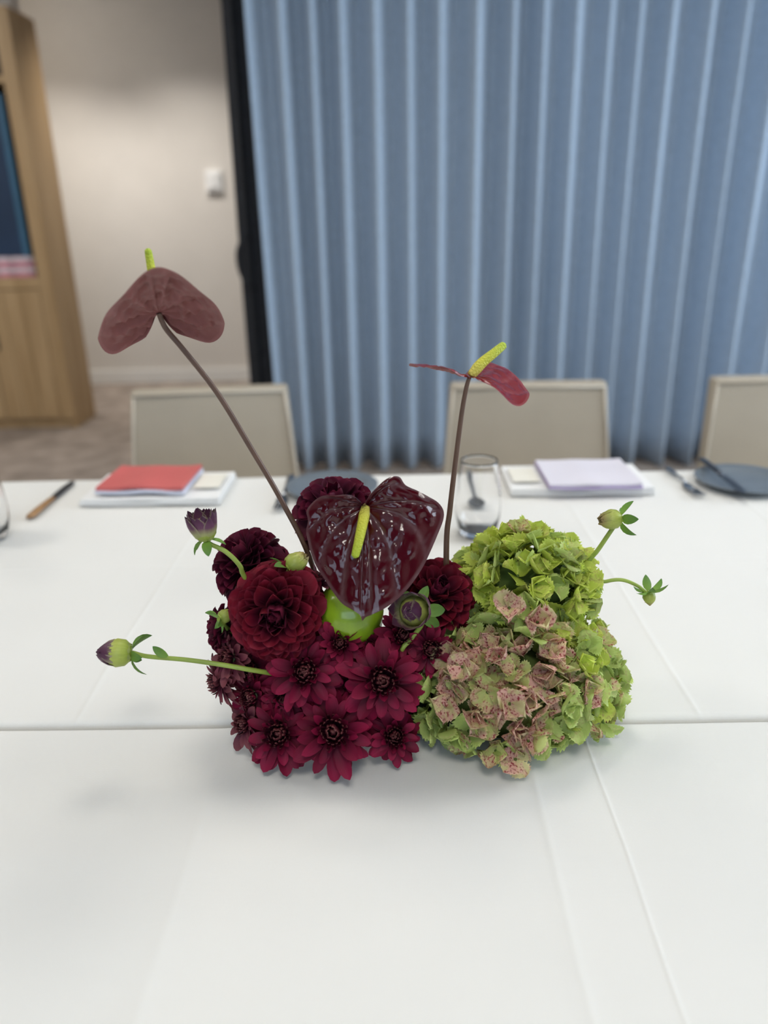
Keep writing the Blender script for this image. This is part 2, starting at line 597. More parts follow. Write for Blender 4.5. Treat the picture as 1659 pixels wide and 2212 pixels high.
# ------------------------------------------------------------------ curtains
def curtain(name, x0, x1, y0, z0, z1, pitch, amp, m, label, seed, lean=0.0):
    rnd = random.Random(seed)
    # cumulative phase gives folds of uneven width
    n = int((x1 - x0) / pitch * 18)
    xs = [x0 + (x1 - x0) * i / n for i in range(n + 1)]
    ph, phases = rnd.uniform(0, 6), []
    for x in xs:
        ph += (x1 - x0) / n / pitch * 2 * PI * (1 + 0.07 * math.sin(x * 5.1 + seed) + 0.10 * math.sin(x * 13.7 + seed * 2))
        phases.append(ph)
    rows = 16
    verts, faces = [], []
    for j in range(rows + 1):
        v = j / rows
        z = z0 + (z1 - z0) * v
        for i, x in enumerate(xs):
            p = phases[i]
            fold = math.sin(p + 0.25 * math.sin(3 * v + x * 2))
            fold = 1 - 2 * (.5 + .5 * fold) ** 0.8
            a = amp * (1 + 0.12 * math.sin(x * 7.3 + v * 1.4 + seed)) * (1 - 0.25 * v)
            xx = x + lean * (1 - v) * math.exp(-(x - x0) / .25) + 0.010 * math.cos(p) + 0.01 * math.sin(v * 2.5 + x * 3)
            verts.append((xx, y0 + a * fold + 0.012 * math.sin(4 * v + x * 4), z))
    W = len(xs)
    for j in range(rows):
        for i in range(W - 1):
            a = j * W + i
            faces.append([a, a + 1, a + 1 + W, a + W])
    o = obj(name, new_mesh(name, verts, faces), m)
    so = o.modifiers.new('thickness', 'SOLIDIFY')
    so.thickness = 0.004
    return o


cr = thing('curtain', 'pale blue floor length curtain in narrow even folds behind the chairs', 'curtain', (0, 0, 0))
c_ = curtain('fabric', -0.615, 3.45, 3.82, 0.012, 2.70, 0.142, 0.074, M['curtain'], '', 3, .045)
c_.parent = cr
MB().box((-.95, 3.79, 2.705), (3.5, 3.85, 2.745), .004).build('curtain_track', M['white_plastic'], cr)
dk = thing('dark_curtain', 'narrow charcoal drape gathered beside the blue curtain edge', 'curtain', (0, 0, 0))
d_ = curtain('fabric', -0.735, -0.55, 3.97, 0.03, 2.70, 0.075, 0.03, M['dark_curtain'], '', 5)
d_.parent = dk
kb = MB().tube(spline([(-.70, 3.93, 1.16), (-.745, 3.915, 1.08), (-.74, 3.91, .98), (-.70, 3.93, .9)], 5), [.012] * 16, 8)
kb.build('tieback', M['dark_curtain'], dk, True)

# ------------------------------------------------------------------ switch on the wall
p = at(463, 392, YB)
t = thing('wall_switch', 'small white switch panel on the cream wall', 'switch', (p.x, YB, p.z))
MB().box((-.06, -.03, -.075), (.06, 0, .075), .006).build('back_plate', M['white_plastic'], t)
MB().box((-.035, -.042, -.05), (.035, -.028, .05), .004).build('rocker', M['white_plastic'], t)

# ------------------------------------------------------------------ oak cabinet
CX0, CX1, CY0, CY1, CH = -3.25, -2.03, 4.77, 5.10, 2.31
t = thing('cabinet', 'tall oak cabinet with open shelves above plank doors', 'cabinet', (CX1, CY0, 0))
W_ = CX1 - CX0
D_ = CY1 - CY0
MB().box((-.035, 0, 0), (0, D_, CH), .002).build('side_panel', M['oak_dark'], t)
MB().box((-W_, 0, 0), (-W_ + .035, D_, CH), .002).build('side_panel', M['oak_dark'], t)
MB().box((-W_ + .035, 0.005, CH - .04), (-.035, D_, CH)).build('top_panel', M['oak'], t)
MB().box((-W_ + .035, D_ - .012, .05), (-.035, D_, CH - .04)).build('back_panel', M['inside'], t)
MB().box((-W_ + .035, .02, 0), (-.035, D_ - .012, .06)).build('plinth', M['oak'], t)
for z in (.885, 1.95):
    MB().box((-W_ + .035, .003, z), (-.035, D_ - .012, z + .035)).build('shelf', M['oak'], t)
fs = MB().box((-.085, -.012, .06), (0, 0, CH), .002)
fs.build('face_stile', M['oak'], t)
MB().box((-W_, -.012, .06), (-W_ + .085, 0, CH), .002).build('face_stile', M['oak'], t)
MB().box((-W_ + .085, -.012, .86), (-.085, 0, .925), .002).build('face_rail', M['oak'], t)
nd = 3
dw = (W_ - .17) / nd
for k in range(nd):
    x0 = -W_ + .085 + dw * k
    d = MB().box((x0 + .002, -.006, .065), (x0 + dw - .002, .012, .855), .002).build('door', M['oak'], t)
    for j in range(3):
        MB().box((x0 + .004 + j * (dw - .008) / 3, -.012, .07), (x0 + .001 + (j + 1) * (dw - .008) / 3, -.006, .85), .002).build('plank', M['oak'], d)
    MB().box((x0 + .03, -.03, .5), (x0 + .04, -.012, .62), .002).build('handle', M['steel_dark'], d)
zs = .92
for k in range(4):
    b0 = thing('book', ['rose pink patterned book lying flat in the cabinet, lowest of its pile', 'pale patterned book lying second from the bottom of the cabinet pile', 'rose patterned book lying third from the bottom of the cabinet pile', 'pale patterned book lying on top of the cabinet pile'][k], 'book', (CX1 - .30, CY0 + .14, zs), rx(-.04, .04), 'books lying in the cabinet')
    MB().box((-.19, -.115, 0), (.19, .115, .03), .003).build('cover', M['pinkbook' if k % 2 == 0 else 'whitebook'], b0)
    MB().box((-.186, -.10, .005), (.192, .105, .025)).build('pages', M['paper'], b0)
    zs += .0305
t2 = thing('storage_box', 'tall navy blue box with lighter blue edge standing on the books in the cabinet', 'box', (CX1 - .32, CY0 + .15, zs))
MB().box((-.2, -.11, 0), (.15, .11, .86), .004).build('box_body', M['navy'], t2)
MB().box((.151, -.112, 0), (.185, .11, .86), .003).build('box_edge', M['teal'], t2)


# ------------------------------------------------------------------ tables and cloths
def table(label, x0, x1, y0, y1):
    t = thing('banquet_table', label, 'table', ((x0 + x1) / 2, (y0 + y1) / 2, 0), 0, None)
    a, b = (x1 - x0) / 2, (y1 - y0) / 2
    MB().box((-a, -b, .715), (a, b, .743), .003).build('tabletop', M['laminate'], t)
    for sx in (-1, 1):
        for sy in (-1, 1):
            MB().tube([(sx * (a - .12), sy * (b - .09), 0), (sx * (a - .12), sy * (b - .09), .715)], [.018, .018], 12).build('leg', M['steel_dark'], t, True)
    return t


SEAM = 0.643
TX0, TX1 = -1.25, 1.25
table('white clothed table carrying the place settings in front of the chairs', TX0, TX1, SEAM + .008, 1.425)
table('white clothed table in front of the seam with the bare near surface', TX0, TX1, -.16, SEAM - .008)


def cloth(name, label, y0, y1, creases, seed, drop0, drop1):
    """draped linen: top sheet with faint fold creases, short inner drop at the seam, long drops outside"""
    def axis(a, b, n, extra):
        s = set(round(a + (b - a) * i / n, 5) for i in range(n + 1))
        for c in extra:
            for d in (-.006, -.004, -.0025, -.0012, 0, .0012, .0025, .004, .006):
                s.add(round(c + d, 5))
        return sorted(s)
    cx = [c[1] for c in creases if c[0] == 'x']
    cy = [c[1] for c in creases if c[0] == 'y']
    xs = axis(TX0 - .008, TX1 + .008, 150, cx)
    ys = axis(y0 + .008, y1 - .008, 70, cy)
    # profile in y: drop, rounded edge, top, rounded edge, drop
    prof = []
    for d in (drop0, drop0 * .75, drop0 * .5, drop0 * .25):
        prof.append((y0, -.008 - d))
    for k in range(5):
        a = k / 4 * PI / 2
        prof.append((y0 + .008 - .008 * math.cos(a), -.008 + .008 * math.sin(a)))
    prof += [(y, 0.0) for y in ys[1:-1]]
    for k in range(5):
        a = (4 - k) / 4 * PI / 2
        prof.append((y1 - .008 + .008 * math.cos(a), -.008 + .008 * math.sin(a)))
    for d in (drop1 * .25, drop1 * .5, drop1 * .75, drop1):
        prof.append((y1, -.008 - d))
    verts, faces = [], []
    for (y, z) in prof:
        for x in xs:
            h = 0.0
            n1 = noise.noise(Vector((x * 3.1 + seed, y * 3.7, seed)))
            n2 = noise.noise(Vector((x * 7 + 4, y * 16 + seed, 3.1)))
            yy = y
            if z > -.004:
                h = 0.0011 * (n1 + .6) + 0.0008 * (n2 + .5)
                for c in creases:
                    d = (x if c[0] == 'x' else y) - c[1] - 0.004 * noise.noise(Vector((x * 5, y * 5, c[1])))
                    h += c[2] * math.exp(-(d / c[3]) ** 2)
                h = max(h, 0)
            elif z < -.02:
                yy = y + (0.02 * math.sin(x * 21 + seed) * min(1, -z * 3)) * (-1 if y == y0 and drop0 > .1 else (1 if drop1 > .1 and y == y1 else 0))
            verts.append((x, yy, .747 + z + h))
    W = len(xs)
    for j in range(len(prof) - 1):
        for i in range(W - 1):
            a = j * W + i
            faces.append([a, a + 1, a + 1 + W, a + W])
    o = obj(name, new_mesh(name, verts, faces), M['cloth'])
    so = o.modifiers.new('thickness', 'SOLIDIFY')
    so.thickness = .0012
    so.offset = -1
    return tag(o, label, 'tablecloth')


cloth('tablecloth', 'white linen tablecloth under the place settings, draped over the table edge', SEAM + .0022, 1.435,
      [('x', .60, .0006, .002), ('x', -.33, .0006, .003), ('y', 1.02, .0006, .004), ('x', .30, .0005, .003)], 1.3, .035, .28)
cloth('tablecloth', 'white linen tablecloth with a long straight fold crease, in front of the seam', -.17, SEAM - .0020,
      [('x', .176, .0006, .0011), ('x', .118, .0005, .004), ('x', -.17, .0006, .006), ('y', .47, .0004, .01)], 5.7, .28, .035)
ZT = .7495   # cloth surface


# ------------------------------------------------------------------ chairs
def chair(label, cx, cy, rz):
    t = thing('chair', label, 'chair', (cx, cy, 0), rz, None)
    # backrest: slightly trapezoid padded slab leaning back, top at .80
    def slab(hw0, hw1, z0, z1, y0, y1, th, bev, m, name, parent, inset=0):
        bm = bmesh.new()
        vs = []
        for (z, hw, y) in ((z0, hw0, y0), (z1, hw1, y1)):
            for (sx, dy) in ((-1, 0), (1, 0), (1, th), (-1, th)):
                vs.append(bm.verts.new((sx * hw, y + dy, z)))
        for f in ((3, 2, 1, 0), (4, 5, 6, 7), (0, 1, 5, 4), (1, 2, 6, 5), (2, 3, 7, 6), (3, 0, 4, 7)):
            bm.faces.new([vs[i] for i in f])
        bmesh.ops.bevel(bm, geom=bm.edges[:], offset=bev, segments=4, affect='EDGES', profile=.6)
        me = bpy.data.meshes.new(name)
        bm.to_mesh(me)
        bm.free()
        me.polygons.foreach_set('use_smooth', [True] * len(me.polygons))
        return obj(name, me, m, parent)
    back = slab(.235, .207, .40, .80, -.03, .03, .045, .012, M['leather'], 'backrest', t)
    for s in (-1, 1):
        MB().tube([(s * .229, -.031, .42), (s * .222, -.014, .53), (s * .208, .012, .70), (s * .199, .026, .785)], [.0035] * 4, 8).build('piping', M['piping'], back, True)
    MB().tube([(-.199, .026, .789), (0, .027, .7905), (.199, .026, .789)], [.0035] * 3, 8).build('piping', M['piping'], back, True)
    sm = MB().box((-.23, -.46, .42), (.23, -.01, .485), .018)
    sm.build('seat', M['leather'], t, True)
    for sx in (-1, 1):
        for (y, yt) in ((-.43, -.41), (.035, -.0)):
            MB().tube([(sx * .215, y, 0), (sx * .20, yt, .425)], [.011, .014], 10).build('leg', M['steel_dark'], t, True)
    return t


chair('beige padded chair behind the red booklet', -.493, 2.0, .10)
chair('beige padded chair behind the lavender booklet', .355, 2.0, -.02)
chair('beige padded chair behind the dark plate with a knife across it', 1.06, 2.02, .02)


# ------------------------------------------------------------------ place settings
def plate(label, x, y):
    t = thing('plate', label, 'plate', (x, y, ZT + .0012))
    MB().lathe([(0, .004), (.05, .004), (.056, .005), (.066, .0085), (.083, .0125), (.085, .0118), (.084, .0105), (.066, .005), (.055, 0), (0, 0)], 48).build('dish', M['plate'], t, True)


plate('slate grey side plate half hidden behind the burgundy dahlia', -.118, 1.338)
plate('slate grey side plate with a knife resting across it', .634, 1.338)


def fork(label, x, y0, y1, z, rz=0):
    """tines at y0 (towards the seam), handle at y1"""
    L_ = y1 - y0
    t = thing('fork', label, 'fork', (x, y0, z), rz, None)
    h = MB().tube([(0, .075, .004), (0, .10, .006), (0, L_ * .7, .004), (0, L_ - .01, .003), (0, L_, .003)], [.004, .003, .0045, .0075, .005], 10, True, .35)
    h.build('handle', M['steel'], t, True)
    b = MB().tube([(0, .040, .0022), (0, .046, .002), (0, .06, .002), (0, .078, .004)], [.0085, .011, .0105, .0042], 12, True, .16)
    b.build('fork_head', M['steel'], t, True)
    for k in range(4):
        xx = (k - 1.5) * .0055
        MB().tube([(xx, .045, .002), (xx, .02, .0025), (xx * .95, .004, .006), (xx * .9, 0, .0075)], [.0017, .0016, .0013, .0006], 6).build('tine', M['steel'], t, True)


def knife(label, x, y0, y1, z, hand, tilt=0.0, flip=False):
    """blade at y0, handle at y1"""
    L_ = y1 - y0
    t = thing('knife', label, 'knife', (x, y0 if not flip else y1, z), 0 if not flip else PI, None)
    t.rotation_euler.x = tilt
    bl = MB()
    pts = [(0, 0), (.006, .006), (.0085, .03), (.009, .07), (.0065, L_ * .52), (-.0055, L_ * .52), (-.006, .02), (-.004, .006)]
    k = len(pts)
    bl.v = [Vector((a, b, zz)) for zz in (.002, .0035) for (a, b) in pts]
    bl.uv = [(0, 0)] * (2 * k)
    bl.f = [list(range(k))[::-1], [k + i for i in range(k)]] + [[i, (i + 1) % k, k + (i + 1) % k, k + i] for i in range(k)]
    bl.build('blade', M['steel_dark'], t)
    MB().tube([(0, L_ * .5, .0035), (0, L_ * .55, .0045), (0, L_ * .8, .005), (0, L_ - .008, .0045), (0, L_, .0045)], [.0055, .007, .0085, .009, .005], 12, True, .5).build('handle', hand, t, True)


fork('steel fork lying between the red booklet and the dark plate', -.203, 1.225, 1.42, ZT + .002)
fork('steel fork lying between the lavender booklet and the dark plate', .531, 1.262, 1.43, ZT + .002, .03)
knife('dark steel knife resting across the slate grey plate', .590, 1.235, 1.43, ZT + .0175, M['steel_dark'])
knife('knife with brown wooden handle lying beside the red booklet', -.625, 1.212, 1.41, ZT + .001, M['knife_handle'], 0, True)
t = thing('spoon', 'dark steel spoon lying behind the drinking glass', 'spoon', (.137, 1.215, ZT + .0015), .0)
MB().tube([(0, .045, .005), (0, .07, .008), (0, .15, .005), (0, .20, .003), (0, .212, .003)], [.0035, .003, .0045, .0075, .005], 10, True, .35).build('handle', M['steel_dark'], t, True)
sb = MB()
for i in range(9):
    u = i / 8
    wdt = .0165 * math.sin(PI * min(.97, max(.03, u))) ** .6 * (1.05 - .25 * u)
    for j in range(7):
        v = j / 3 - 1
        sb.v.append(Vector((v * wdt, u * .052, .0012 + .007 * (1 - (1 - v * v) * math.sin(PI * u) ** .7))))
        sb.uv.append((u, j / 6))
for i in range(8):
    for j in range(6):
        a = i * 7 + j
        sb.f.append([a, a + 1, a + 8, a + 7])
so = sb.build('bowl', M['steel_dark'], t, True)
so.modifiers.new('thickness', 'SOLIDIFY').thickness = .0012


def glass(label, x, y):
    t = thing('drinking_glass', label, 'glass', (x, y, ZT + .0015))
    outer = [(0, 0), (.022, 0), (.0265, .002), (.031, .012), (.0345, .030), (.0355, .048), (.0345, .07), (.0315, .095), (.0285, .117), (.028, .121)]
    inner = [(.0272, .121), (.0276, .117), (.0305, .095), (.0335, .07), (.0344, .048), (.0334, .031), (.029, .015), (.022, .009), (0, .0075)]
    MB().lathe(outer + inner, 48).build('tumbler', M['glass'], t, True)
    return t


glass('clear stemless glass in front of the dark spoon', .127, 1.122)
glass('clear stemless glass near the wooden handled knife', -.655, 1.135)

# left setting: folded white napkin sheets, white booklet and red booklet
def leaflet(name, label, cat, x0, x1, y0, y1, z, h, m, pages=None, curl=0.0, rz=0, lift=0.0, layers=1):
    cx, cy = (x0 + x1) / 2, (y0 + y1) / 2
    t = thing(name, label, cat, (cx, cy, z), rz)
    a, b = (x1 - x0) / 2, (y1 - y0) / 2
    for k in range(layers):
        zz = h * k / layers
        nx, ny = 12, 6
        vs, fs = [], []
        for top in (0, 1):
            for j in range(ny + 1):
                for i in range(nx + 1):
                    u, v = i / nx * 2 - 1, j / ny * 2 - 1
                    cz = curl * (u * u) + lift * (1 - v) / 2 * (.5 + .5 * math.cos(u * 3)) + (.0012 * math.sin(u * 5 + k * 2))
                    vs.append((u * (a - .0015 * k), v * (b - .0015 * k), zz + (h / layers * .86 if top else 0) + max(0, cz)))
        W = nx + 1
        K = W * (ny + 1)
        for j in range(ny):
            for i in range(nx):
                q = j * W + i
                fs.append([q, q + W, q + W + 1, q + 1])
                fs.append([K + q, K + q + 1, K + q + W + 1, K + q + W])
        rim = [i for i in range(W)] + [j * W + nx for j in range(1, ny + 1)] + [ny * W + i for i in range(nx - 1, -1, -1)] + [j * W for j in range(ny - 1, 0, -1)]
        for i in range(len(rim)):
            p_, q_ = rim[i], rim[(i + 1) % len(rim)]
            fs.append([p_, q_, K + q_, K + p_])
        last = (k == layers - 1)
        obj(('cover' if last else 'pages') if pages else 'fold', new_mesh('sheet', vs, fs, None, False), m if (last or not pages) else pages, t)
    return t


leaflet('napkin', 'folded white napkin under the red booklet', 'napkin', -.562, -.312, 1.272, 1.424, ZT + .0015, .012, M['paper'], layers=2)
leaflet('booklet', 'red covered booklet with pale pages lying on a napkin', 'booklet', -.535, -.375, 1.285, 1.42, ZT + .0158, .014, M['red_cover'], M['paper_shaded'], .002, -.03, .004, 2)
leaflet('napkin', 'folded white napkin under the lavender booklet', 'napkin', .203, .458, 1.288, 1.43, ZT + .0015, .013, M['paper'], layers=2)
leaflet('booklet', 'lavender booklet with purple spine lying on a napkin', 'booklet', .268, .432, 1.276, 1.425, ZT + .0165, .010, M['lav_cover'], M['lav_spine'], .001, 0, 0, 2)
for (lab, x, y) in (('small cream printed card on the napkin beside the red booklet', -.345, 1.355), ('small cream printed card on the napkin beside the lavender booklet', .236, 1.36)):
    c = MB().box((-.024, -.04, 0), (.024, .04, .0012), .0003).build('card', M['print'])
    c.location = (x, y, ZT + .0175)
    tag(c, lab, 'card')

# ==================================================================== the flower arrangement
M['dahlia'] = petal_mat('dahlia_petal', [(0.0, (0.018, 0.001, 0.006)), (0.45, (0.075, 0.003, 0.014)), (0.9, (0.175, 0.006, 0.018)), (1.0, (0.22, 0.016, 0.035))], 0.6, 0.3, 0.02, 0.18, edge=(0.21, 0.02, 0.04))
M['dahlia_deep'] = petal_mat('dahlia_petal_deep', [(0.0, (0.010, 0.001, 0.005)), (0.5, (0.045, 0.003, 0.014)), (1.0, (0.12, 0.007, 0.026))], 0.6, 0.3, 0.02, 0.18, edge=(0.12, 0.015, 0.045))
M['mum'] = petal_mat('chrysanthemum_petal', [(0.0, (0.022, 0.001, 0.008)), (0.4, (0.09, 0.003, 0.018)), (1.0, (0.25, 0.007, 0.042))], 0.55, 0.28, 0.02, 0.2)
M['mum_back'] = petal_mat('chrysanthemum_petal_faded', [(0.0, (0.06, 0.006, 0.02)), (0.5, (0.14, 0.025, 0.045)), (1.0, (0.22, 0.06, 0.07))], 0.55, 0.25, 0.03, 0.3)
M['mum_spoon'] = petal_mat('chrysanthemum_spoon_petal', [(0.0, (0.012, 0.001, 0.005)), (0.7, (0.035, 0.002, 0.009)), (0.88, (0.11, 0.018, 0.025)), (1.0, (0.28, 0.11, 0.10))], 0.5, 0.2, 0.0, 0.35)
M['bud_petal'] = petal_mat('bud_petal', [(0.0, (0.34, 0.40, 0.10)), (0.35, (0.36, 0.36, 0.15)), (0.62, (0.13, 0.045, 0.09)), (1.0, (0.055, 0.012, 0.04))], 0.45, 0.2, 0.05, 0.35, edge=(0.40, 0.36, 0.22))
M['bud_green'] = petal_mat('bud_petal_green', [(0.0, (0.30, 0.40, 0.05)), (0.6, (0.42, 0.46, 0.10)), (1.0, (0.33, 0.22, 0.10))], 0.4, 0.2, 0.0, 0.35)
M['sepal_leaf'] = petal_mat('green_bract', [(0.0, (0.20, 0.34, 0.05)), (1.0, (0.10, 0.22, 0.045))], 0.45, 0.2, 0.0, 0.35, transl=0.2)
M['stem_green'] = simple('green_stem', (0.27, 0.36, 0.055), 0.45, nscale=60, namt=0.15)
M['stem_brown'] = simple('brown_stem', (0.115, 0.062, 0.040), 0.4, nscale=40, namt=0.2)
M['stem_dark'] = simple('dark_green_stem', (0.06, 0.10, 0.03), 0.5, nscale=40, namt=0.2)
M['apple'] = simple('green_apple_skin', (0.23, 0.36, 0.015), 0.28, nscale=90, namt=0.12, coat=0.35)
M['hyd_green'] = speckle_mat('hydrangea_green', (0.47, 0.58, 0.16), (0.57, 0.64, 0.22), (0.50, 0.48, 0.18), 0.25)
M['hyd_lime'] = speckle_mat('hydrangea_lime', (0.56, 0.66, 0.10), (0.68, 0.72, 0.17), (0.52, 0.47, 0.13), 0.25)
M['hyd_blush'] = speckle_mat('hydrangea_blush', (0.54, 0.58, 0.20), (0.68, 0.47, 0.29), (0.40, 0.09, 0.09), 0.36)
M['hyd_pink'] = speckle_mat('hydrangea_pink', (0.64, 0.57, 0.28), (0.76, 0.44, 0.36), (0.32, 0.05, 0.06), 0.50)
M['hyd_core'] = simple('hydrangea_stalk', (0.10, 0.15, 0.03), 0.8, nscale=30, namt=0.3)


# ---- petal meshes of unit length along +X, inner face up
def petal_mesh(name, m, wide, prof, a0, a1, cup, rows=6, cols=4, curl=0.0, twist=0.0, ser=0.0, ruffle=0.0, seed=0, fold=0.0, tipd=1.5):
    rnd = random.Random(seed)
    p1, p2 = rnd.uniform(0, 6), rnd.uniform(0, 6)
    vs, fs, uv = [], [], []
    x = z = 0.0
    u0 = 0.0
    for i in range(rows + 1):
        u = 1 - (1 - i / rows) ** tipd
        ang = math.radians(a0 + (a1 - a0) * u + curl * u ** 4)
        if i:
            x += math.cos(ang) * (u - u0)
            z += math.sin(ang) * (u - u0)
        u0 = u
        n = Vector((-math.sin(ang), 0, math.cos(ang)))
        hw = prof(u) * wide / 2
        if ser and 0 < i < rows:
            hw *= 1 + (ser if i % 2 else -ser)
        for j in range(cols + 1):
            v = j / cols * 2 - 1
            tw = twist * u
            yy = v * hw
            off = cup * v * v * hw + fold * abs(v) * hw + ruffle * math.sin(v * 3.2 + p1) * u * math.sin(u * 4 + p2)
            p = Vector((x, yy * math.cos(tw), z + yy * math.sin(tw))) + n * off
            vs.append(p)
            uv.append((u, j / cols))
    W = cols + 1
    for i in range(rows):
        for j in range(cols):
            a = i * W + j
            fs.append([a, a + W, a + W + 1, a + 1])
    me = new_mesh(name, vs, fs, uv)
    me.materials.append(m)
    return me


def broad(u):      # dahlia: broad with blunt pointed tip
    return (0.42 + 0.58 * math.sin(min(1, u / .6) * PI / 2)) * (1 - max(0, (u - .6) / .4) ** 2) ** .5 if u < .995 else 0.06


def strap(u):      # chrysanthemum ray
    return (0.5 + 0.5 * math.sin(min(1, u / .65) * PI / 2)) * (1 - max(0, (u - .65) / .35) ** 2) ** .62 if u < .995 else 0.05


def ovate(u):      # bract
    return math.sin(PI * min(1, .08 + u * .92)) ** .75 if u < 1 else 0.03


def roundish(u):   # hydrangea sepal
    return (0.16 + 1.0 * math.sin(min(1, u * 1.02) * PI * .70) ** .9) * (1 - max(0, (u - .5) / .5) ** 2.0) ** .62 if u < .995 else 0.02


DM = [[petal_mesh('dahlia_outer', mm, .98, broad, 6, -30, .38, 7, 4, seed=1, ruffle=.03), petal_mesh('dahlia_outer', mm, 1.02, broad, 0, -42, .46, 7, 4, seed=2, ruffle=.04, curl=-15),
       petal_mesh('dahlia_mid', mm, 1.0, broad, 8, -8, .55, 7, 4, seed=3, ruffle=.04), petal_mesh('dahlia_mid', mm, 1.05, broad, 0, 14, .50, 7, 4, seed=4, ruffle=.03, curl=-30),
       petal_mesh('dahlia_inner', mm, .90, broad, -8, 55, .85, 7, 4, seed=5)] for mm in (M['dahlia'], M['dahlia_deep'])]


def dahlia(label, c, normal, R_, n=96, deep=0, base=None, emin=-42, group='burgundy dahlias'):
    """petals on the golden angle, rooted on a small dome and rising from the reflexed rim to the closed eye"""
    c = Vector(c)
    base = Vector(base)
    nn = Vector(normal).normalized()
    t = thing('dahlia', label, 'flower', base, 0, group)
    F = frame(normal, spin=rx(0, 6)).to_4x4()
    F.translation = c - base - nn * R_ * .20
    rc = .34 * R_
    MB().lathe([(r * rc, z * rc) for r, z in ((0, -.8), (.45, -.7), (.85, -.4), (1, 0), (.85, .5), (.5, .86), (0, 1))], 12, F).build('receptacle', M['dahlia_deep'], t, True)
    back = c - nn * R_ * .45
    stem_obj([base, (base + back) / 2 - nn * .012, back], .0028, .0024, M['stem_dark'], t)
    lo = math.sin(math.radians(emin))
    for i in range(n):
        s = i / (n - 1)
        be = math.asin(min(.999, lo + (.995 - lo) * s ** .95))
        el = be + math.radians(rx(-7, 7) + 8 * (1 - s))
        Lr = R_ * (.70 - .26 * s ** 1.5) * rx(.92, 1.08)
        if s > .93:
            Lr *= .75
        ph = i * 2.39996 + rx(-.12, .12)
        mi = random.choice((0, 1)) if s < .42 else (random.choice((2, 3)) if s < .86 else 4)
        me = DM[1 if (deep or s > .88) else 0][mi]
        m = (F @ Matrix.Rotation(ph, 4, 'Z') @ Matrix.Translation((rc * .95 * math.cos(be), 0, rc * .95 * math.sin(be))) @ Matrix.Rotation(-el, 4, 'Y')
             @ Matrix.Rotation(rx(-.22, .22), 4, 'X') @ Matrix.Diagonal((Lr, Lr * rx(.88, 1.08) * (1 - .3 * s), Lr, 1)))
        obj('petal', me, None, t, m)
    return t


MM = {}
for key, mm in (('n', M['mum']), ('b', M['mum_back'])):
    MM[key] = [petal_mesh('ray', mm, .38, strap, 2, -16, .25, 6, 4, seed=11, ruffle=.015), petal_mesh('ray', mm, .36, strap, 6, -28, .35, 6, 4, seed=12, twist=.15),
               petal_mesh('ray', mm, .39, strap, 10, 0, .40, 6, 4, seed=13, twist=-.15), petal_mesh('ray', mm, .40, strap, 4, 18, .5, 6, 4, seed=14)]


def spoons(R_, F, n_ring=((17, 22, .54), (18, 38, .52), (18, 54, .45), (14, 68, .34), (9, 80, .24))):
    """the incurved spoon petals round the eye, too fine to pick apart"""
    vs, fs, uv = [], [], []
    for (n, el, L_) in n_ring:
        for k in range(n):
            ph = 2 * PI * (k + rx(-.2, .2)) / n + el
            l = L_ * R_ * rx(.9, 1.1)
            wd = .034 * R_
            A = F @ Matrix.Rotation(ph, 4, 'Z') @ Matrix.Translation((.06 * R_, 0, .10 * R_)) @ Matrix.Rotation(-math.radians(el + rx(-6, 6)), 4, 'Y')
            k0 = len(vs)
            x = z = 0
            rows = 5
            for i in range(rows + 1):
                u = i / rows
                a = math.radians(-10 + 82 * u ** 1.7)
                if i:
                    x += math.cos(a) * l / rows
                    z += math.sin(a) * l / rows
                hw = wd * (.7 + .7 * u) if i < rows else wd * .6
                for j, v in enumerate((-1, 0, 1)):
                    vs.append(A @ Vector((x - .5 * hw * (v * v) * math.sin(a), v * hw, z + .8 * hw * v * v * math.cos(a))))
                    uv.append((u, (v + 1) / 2))
            for i in range(rows):
                for j in range(2):
                    q = k0 + i * 3 + j
                    fs.append([q, q + 3, q + 4, q + 1])
    return new_mesh('disc_florets', vs, fs, uv)


def mum(label, c, normal, R_, base=None, key='n', rings=((13, -18, .98), (14, 0, 1.0), (12, 18, .80), (8, 34, .55)), group='burgundy chrysanthemums', spin=0.0, closed=0):
    c = Vector(c)
    base = Vector(base) if base else Vector((max(-.10, min(.10, c.x * .75)), .655, ZT + .028))
    t = thing('chrysanthemum', label, 'flower', base, 0, group)
    F = frame(normal, spin=spin).to_4x4()
    F.translation = c - base
    nn = Vector(normal).normalized()
    MB().lathe([(0, -.16 * R_), (.09 * R_, -.14 * R_), (.22 * R_, -.02 * R_), (.20 * R_, .10 * R_), (0, .16 * R_)], 12, F).build('receptacle', M['stem_dark'], t, True)
    back = c - nn * R_ * .15
    stem_obj([base, (base + back) / 2 - nn * .01, back], .0018, .0018, M['stem_dark'], t)
    for (n, el, L_) in rings:
        off = rx(0, 6)
        for k in range(n):
            e = math.radians(el + closed + rx(-15, 13))
            l = L_ * R_ * rx(.80, 1.12)
            mi = random.choice((0, 1, 2)) if el < 30 else 3
            ph = off + 2 * PI * (k + rx(-.18, .18)) / n
            rd = F.to_3x3() @ Vector((math.cos(ph), math.sin(ph), 0))
            for _ in range(12):      # lift petals that would dip into the cloth
                if (c + rd * l * math.cos(e) + nn * l * math.sin(e)).z > ZT + .004:
                    break
                e += .12
            m = (F @ Matrix.Rotation(ph, 4, 'Z') @ Matrix.Translation((.12 * R_, 0, .03 * R_ + .02 * R_ * el / 20)) @ Matrix.Rotation(-e, 4, 'Y')
                 @ Matrix.Rotation(rx(-.5, .5), 4, 'X') @ Matrix.Diagonal((l * .95, l * rx(.80, 1.08), l * .92, 1)))
            obj('petal', MM[key][mi], None, t, m)
    d = obj('disc_florets', spoons(R_, F), M['mum_spoon'], t)
    d['kind'] = 'stuff'
    return t


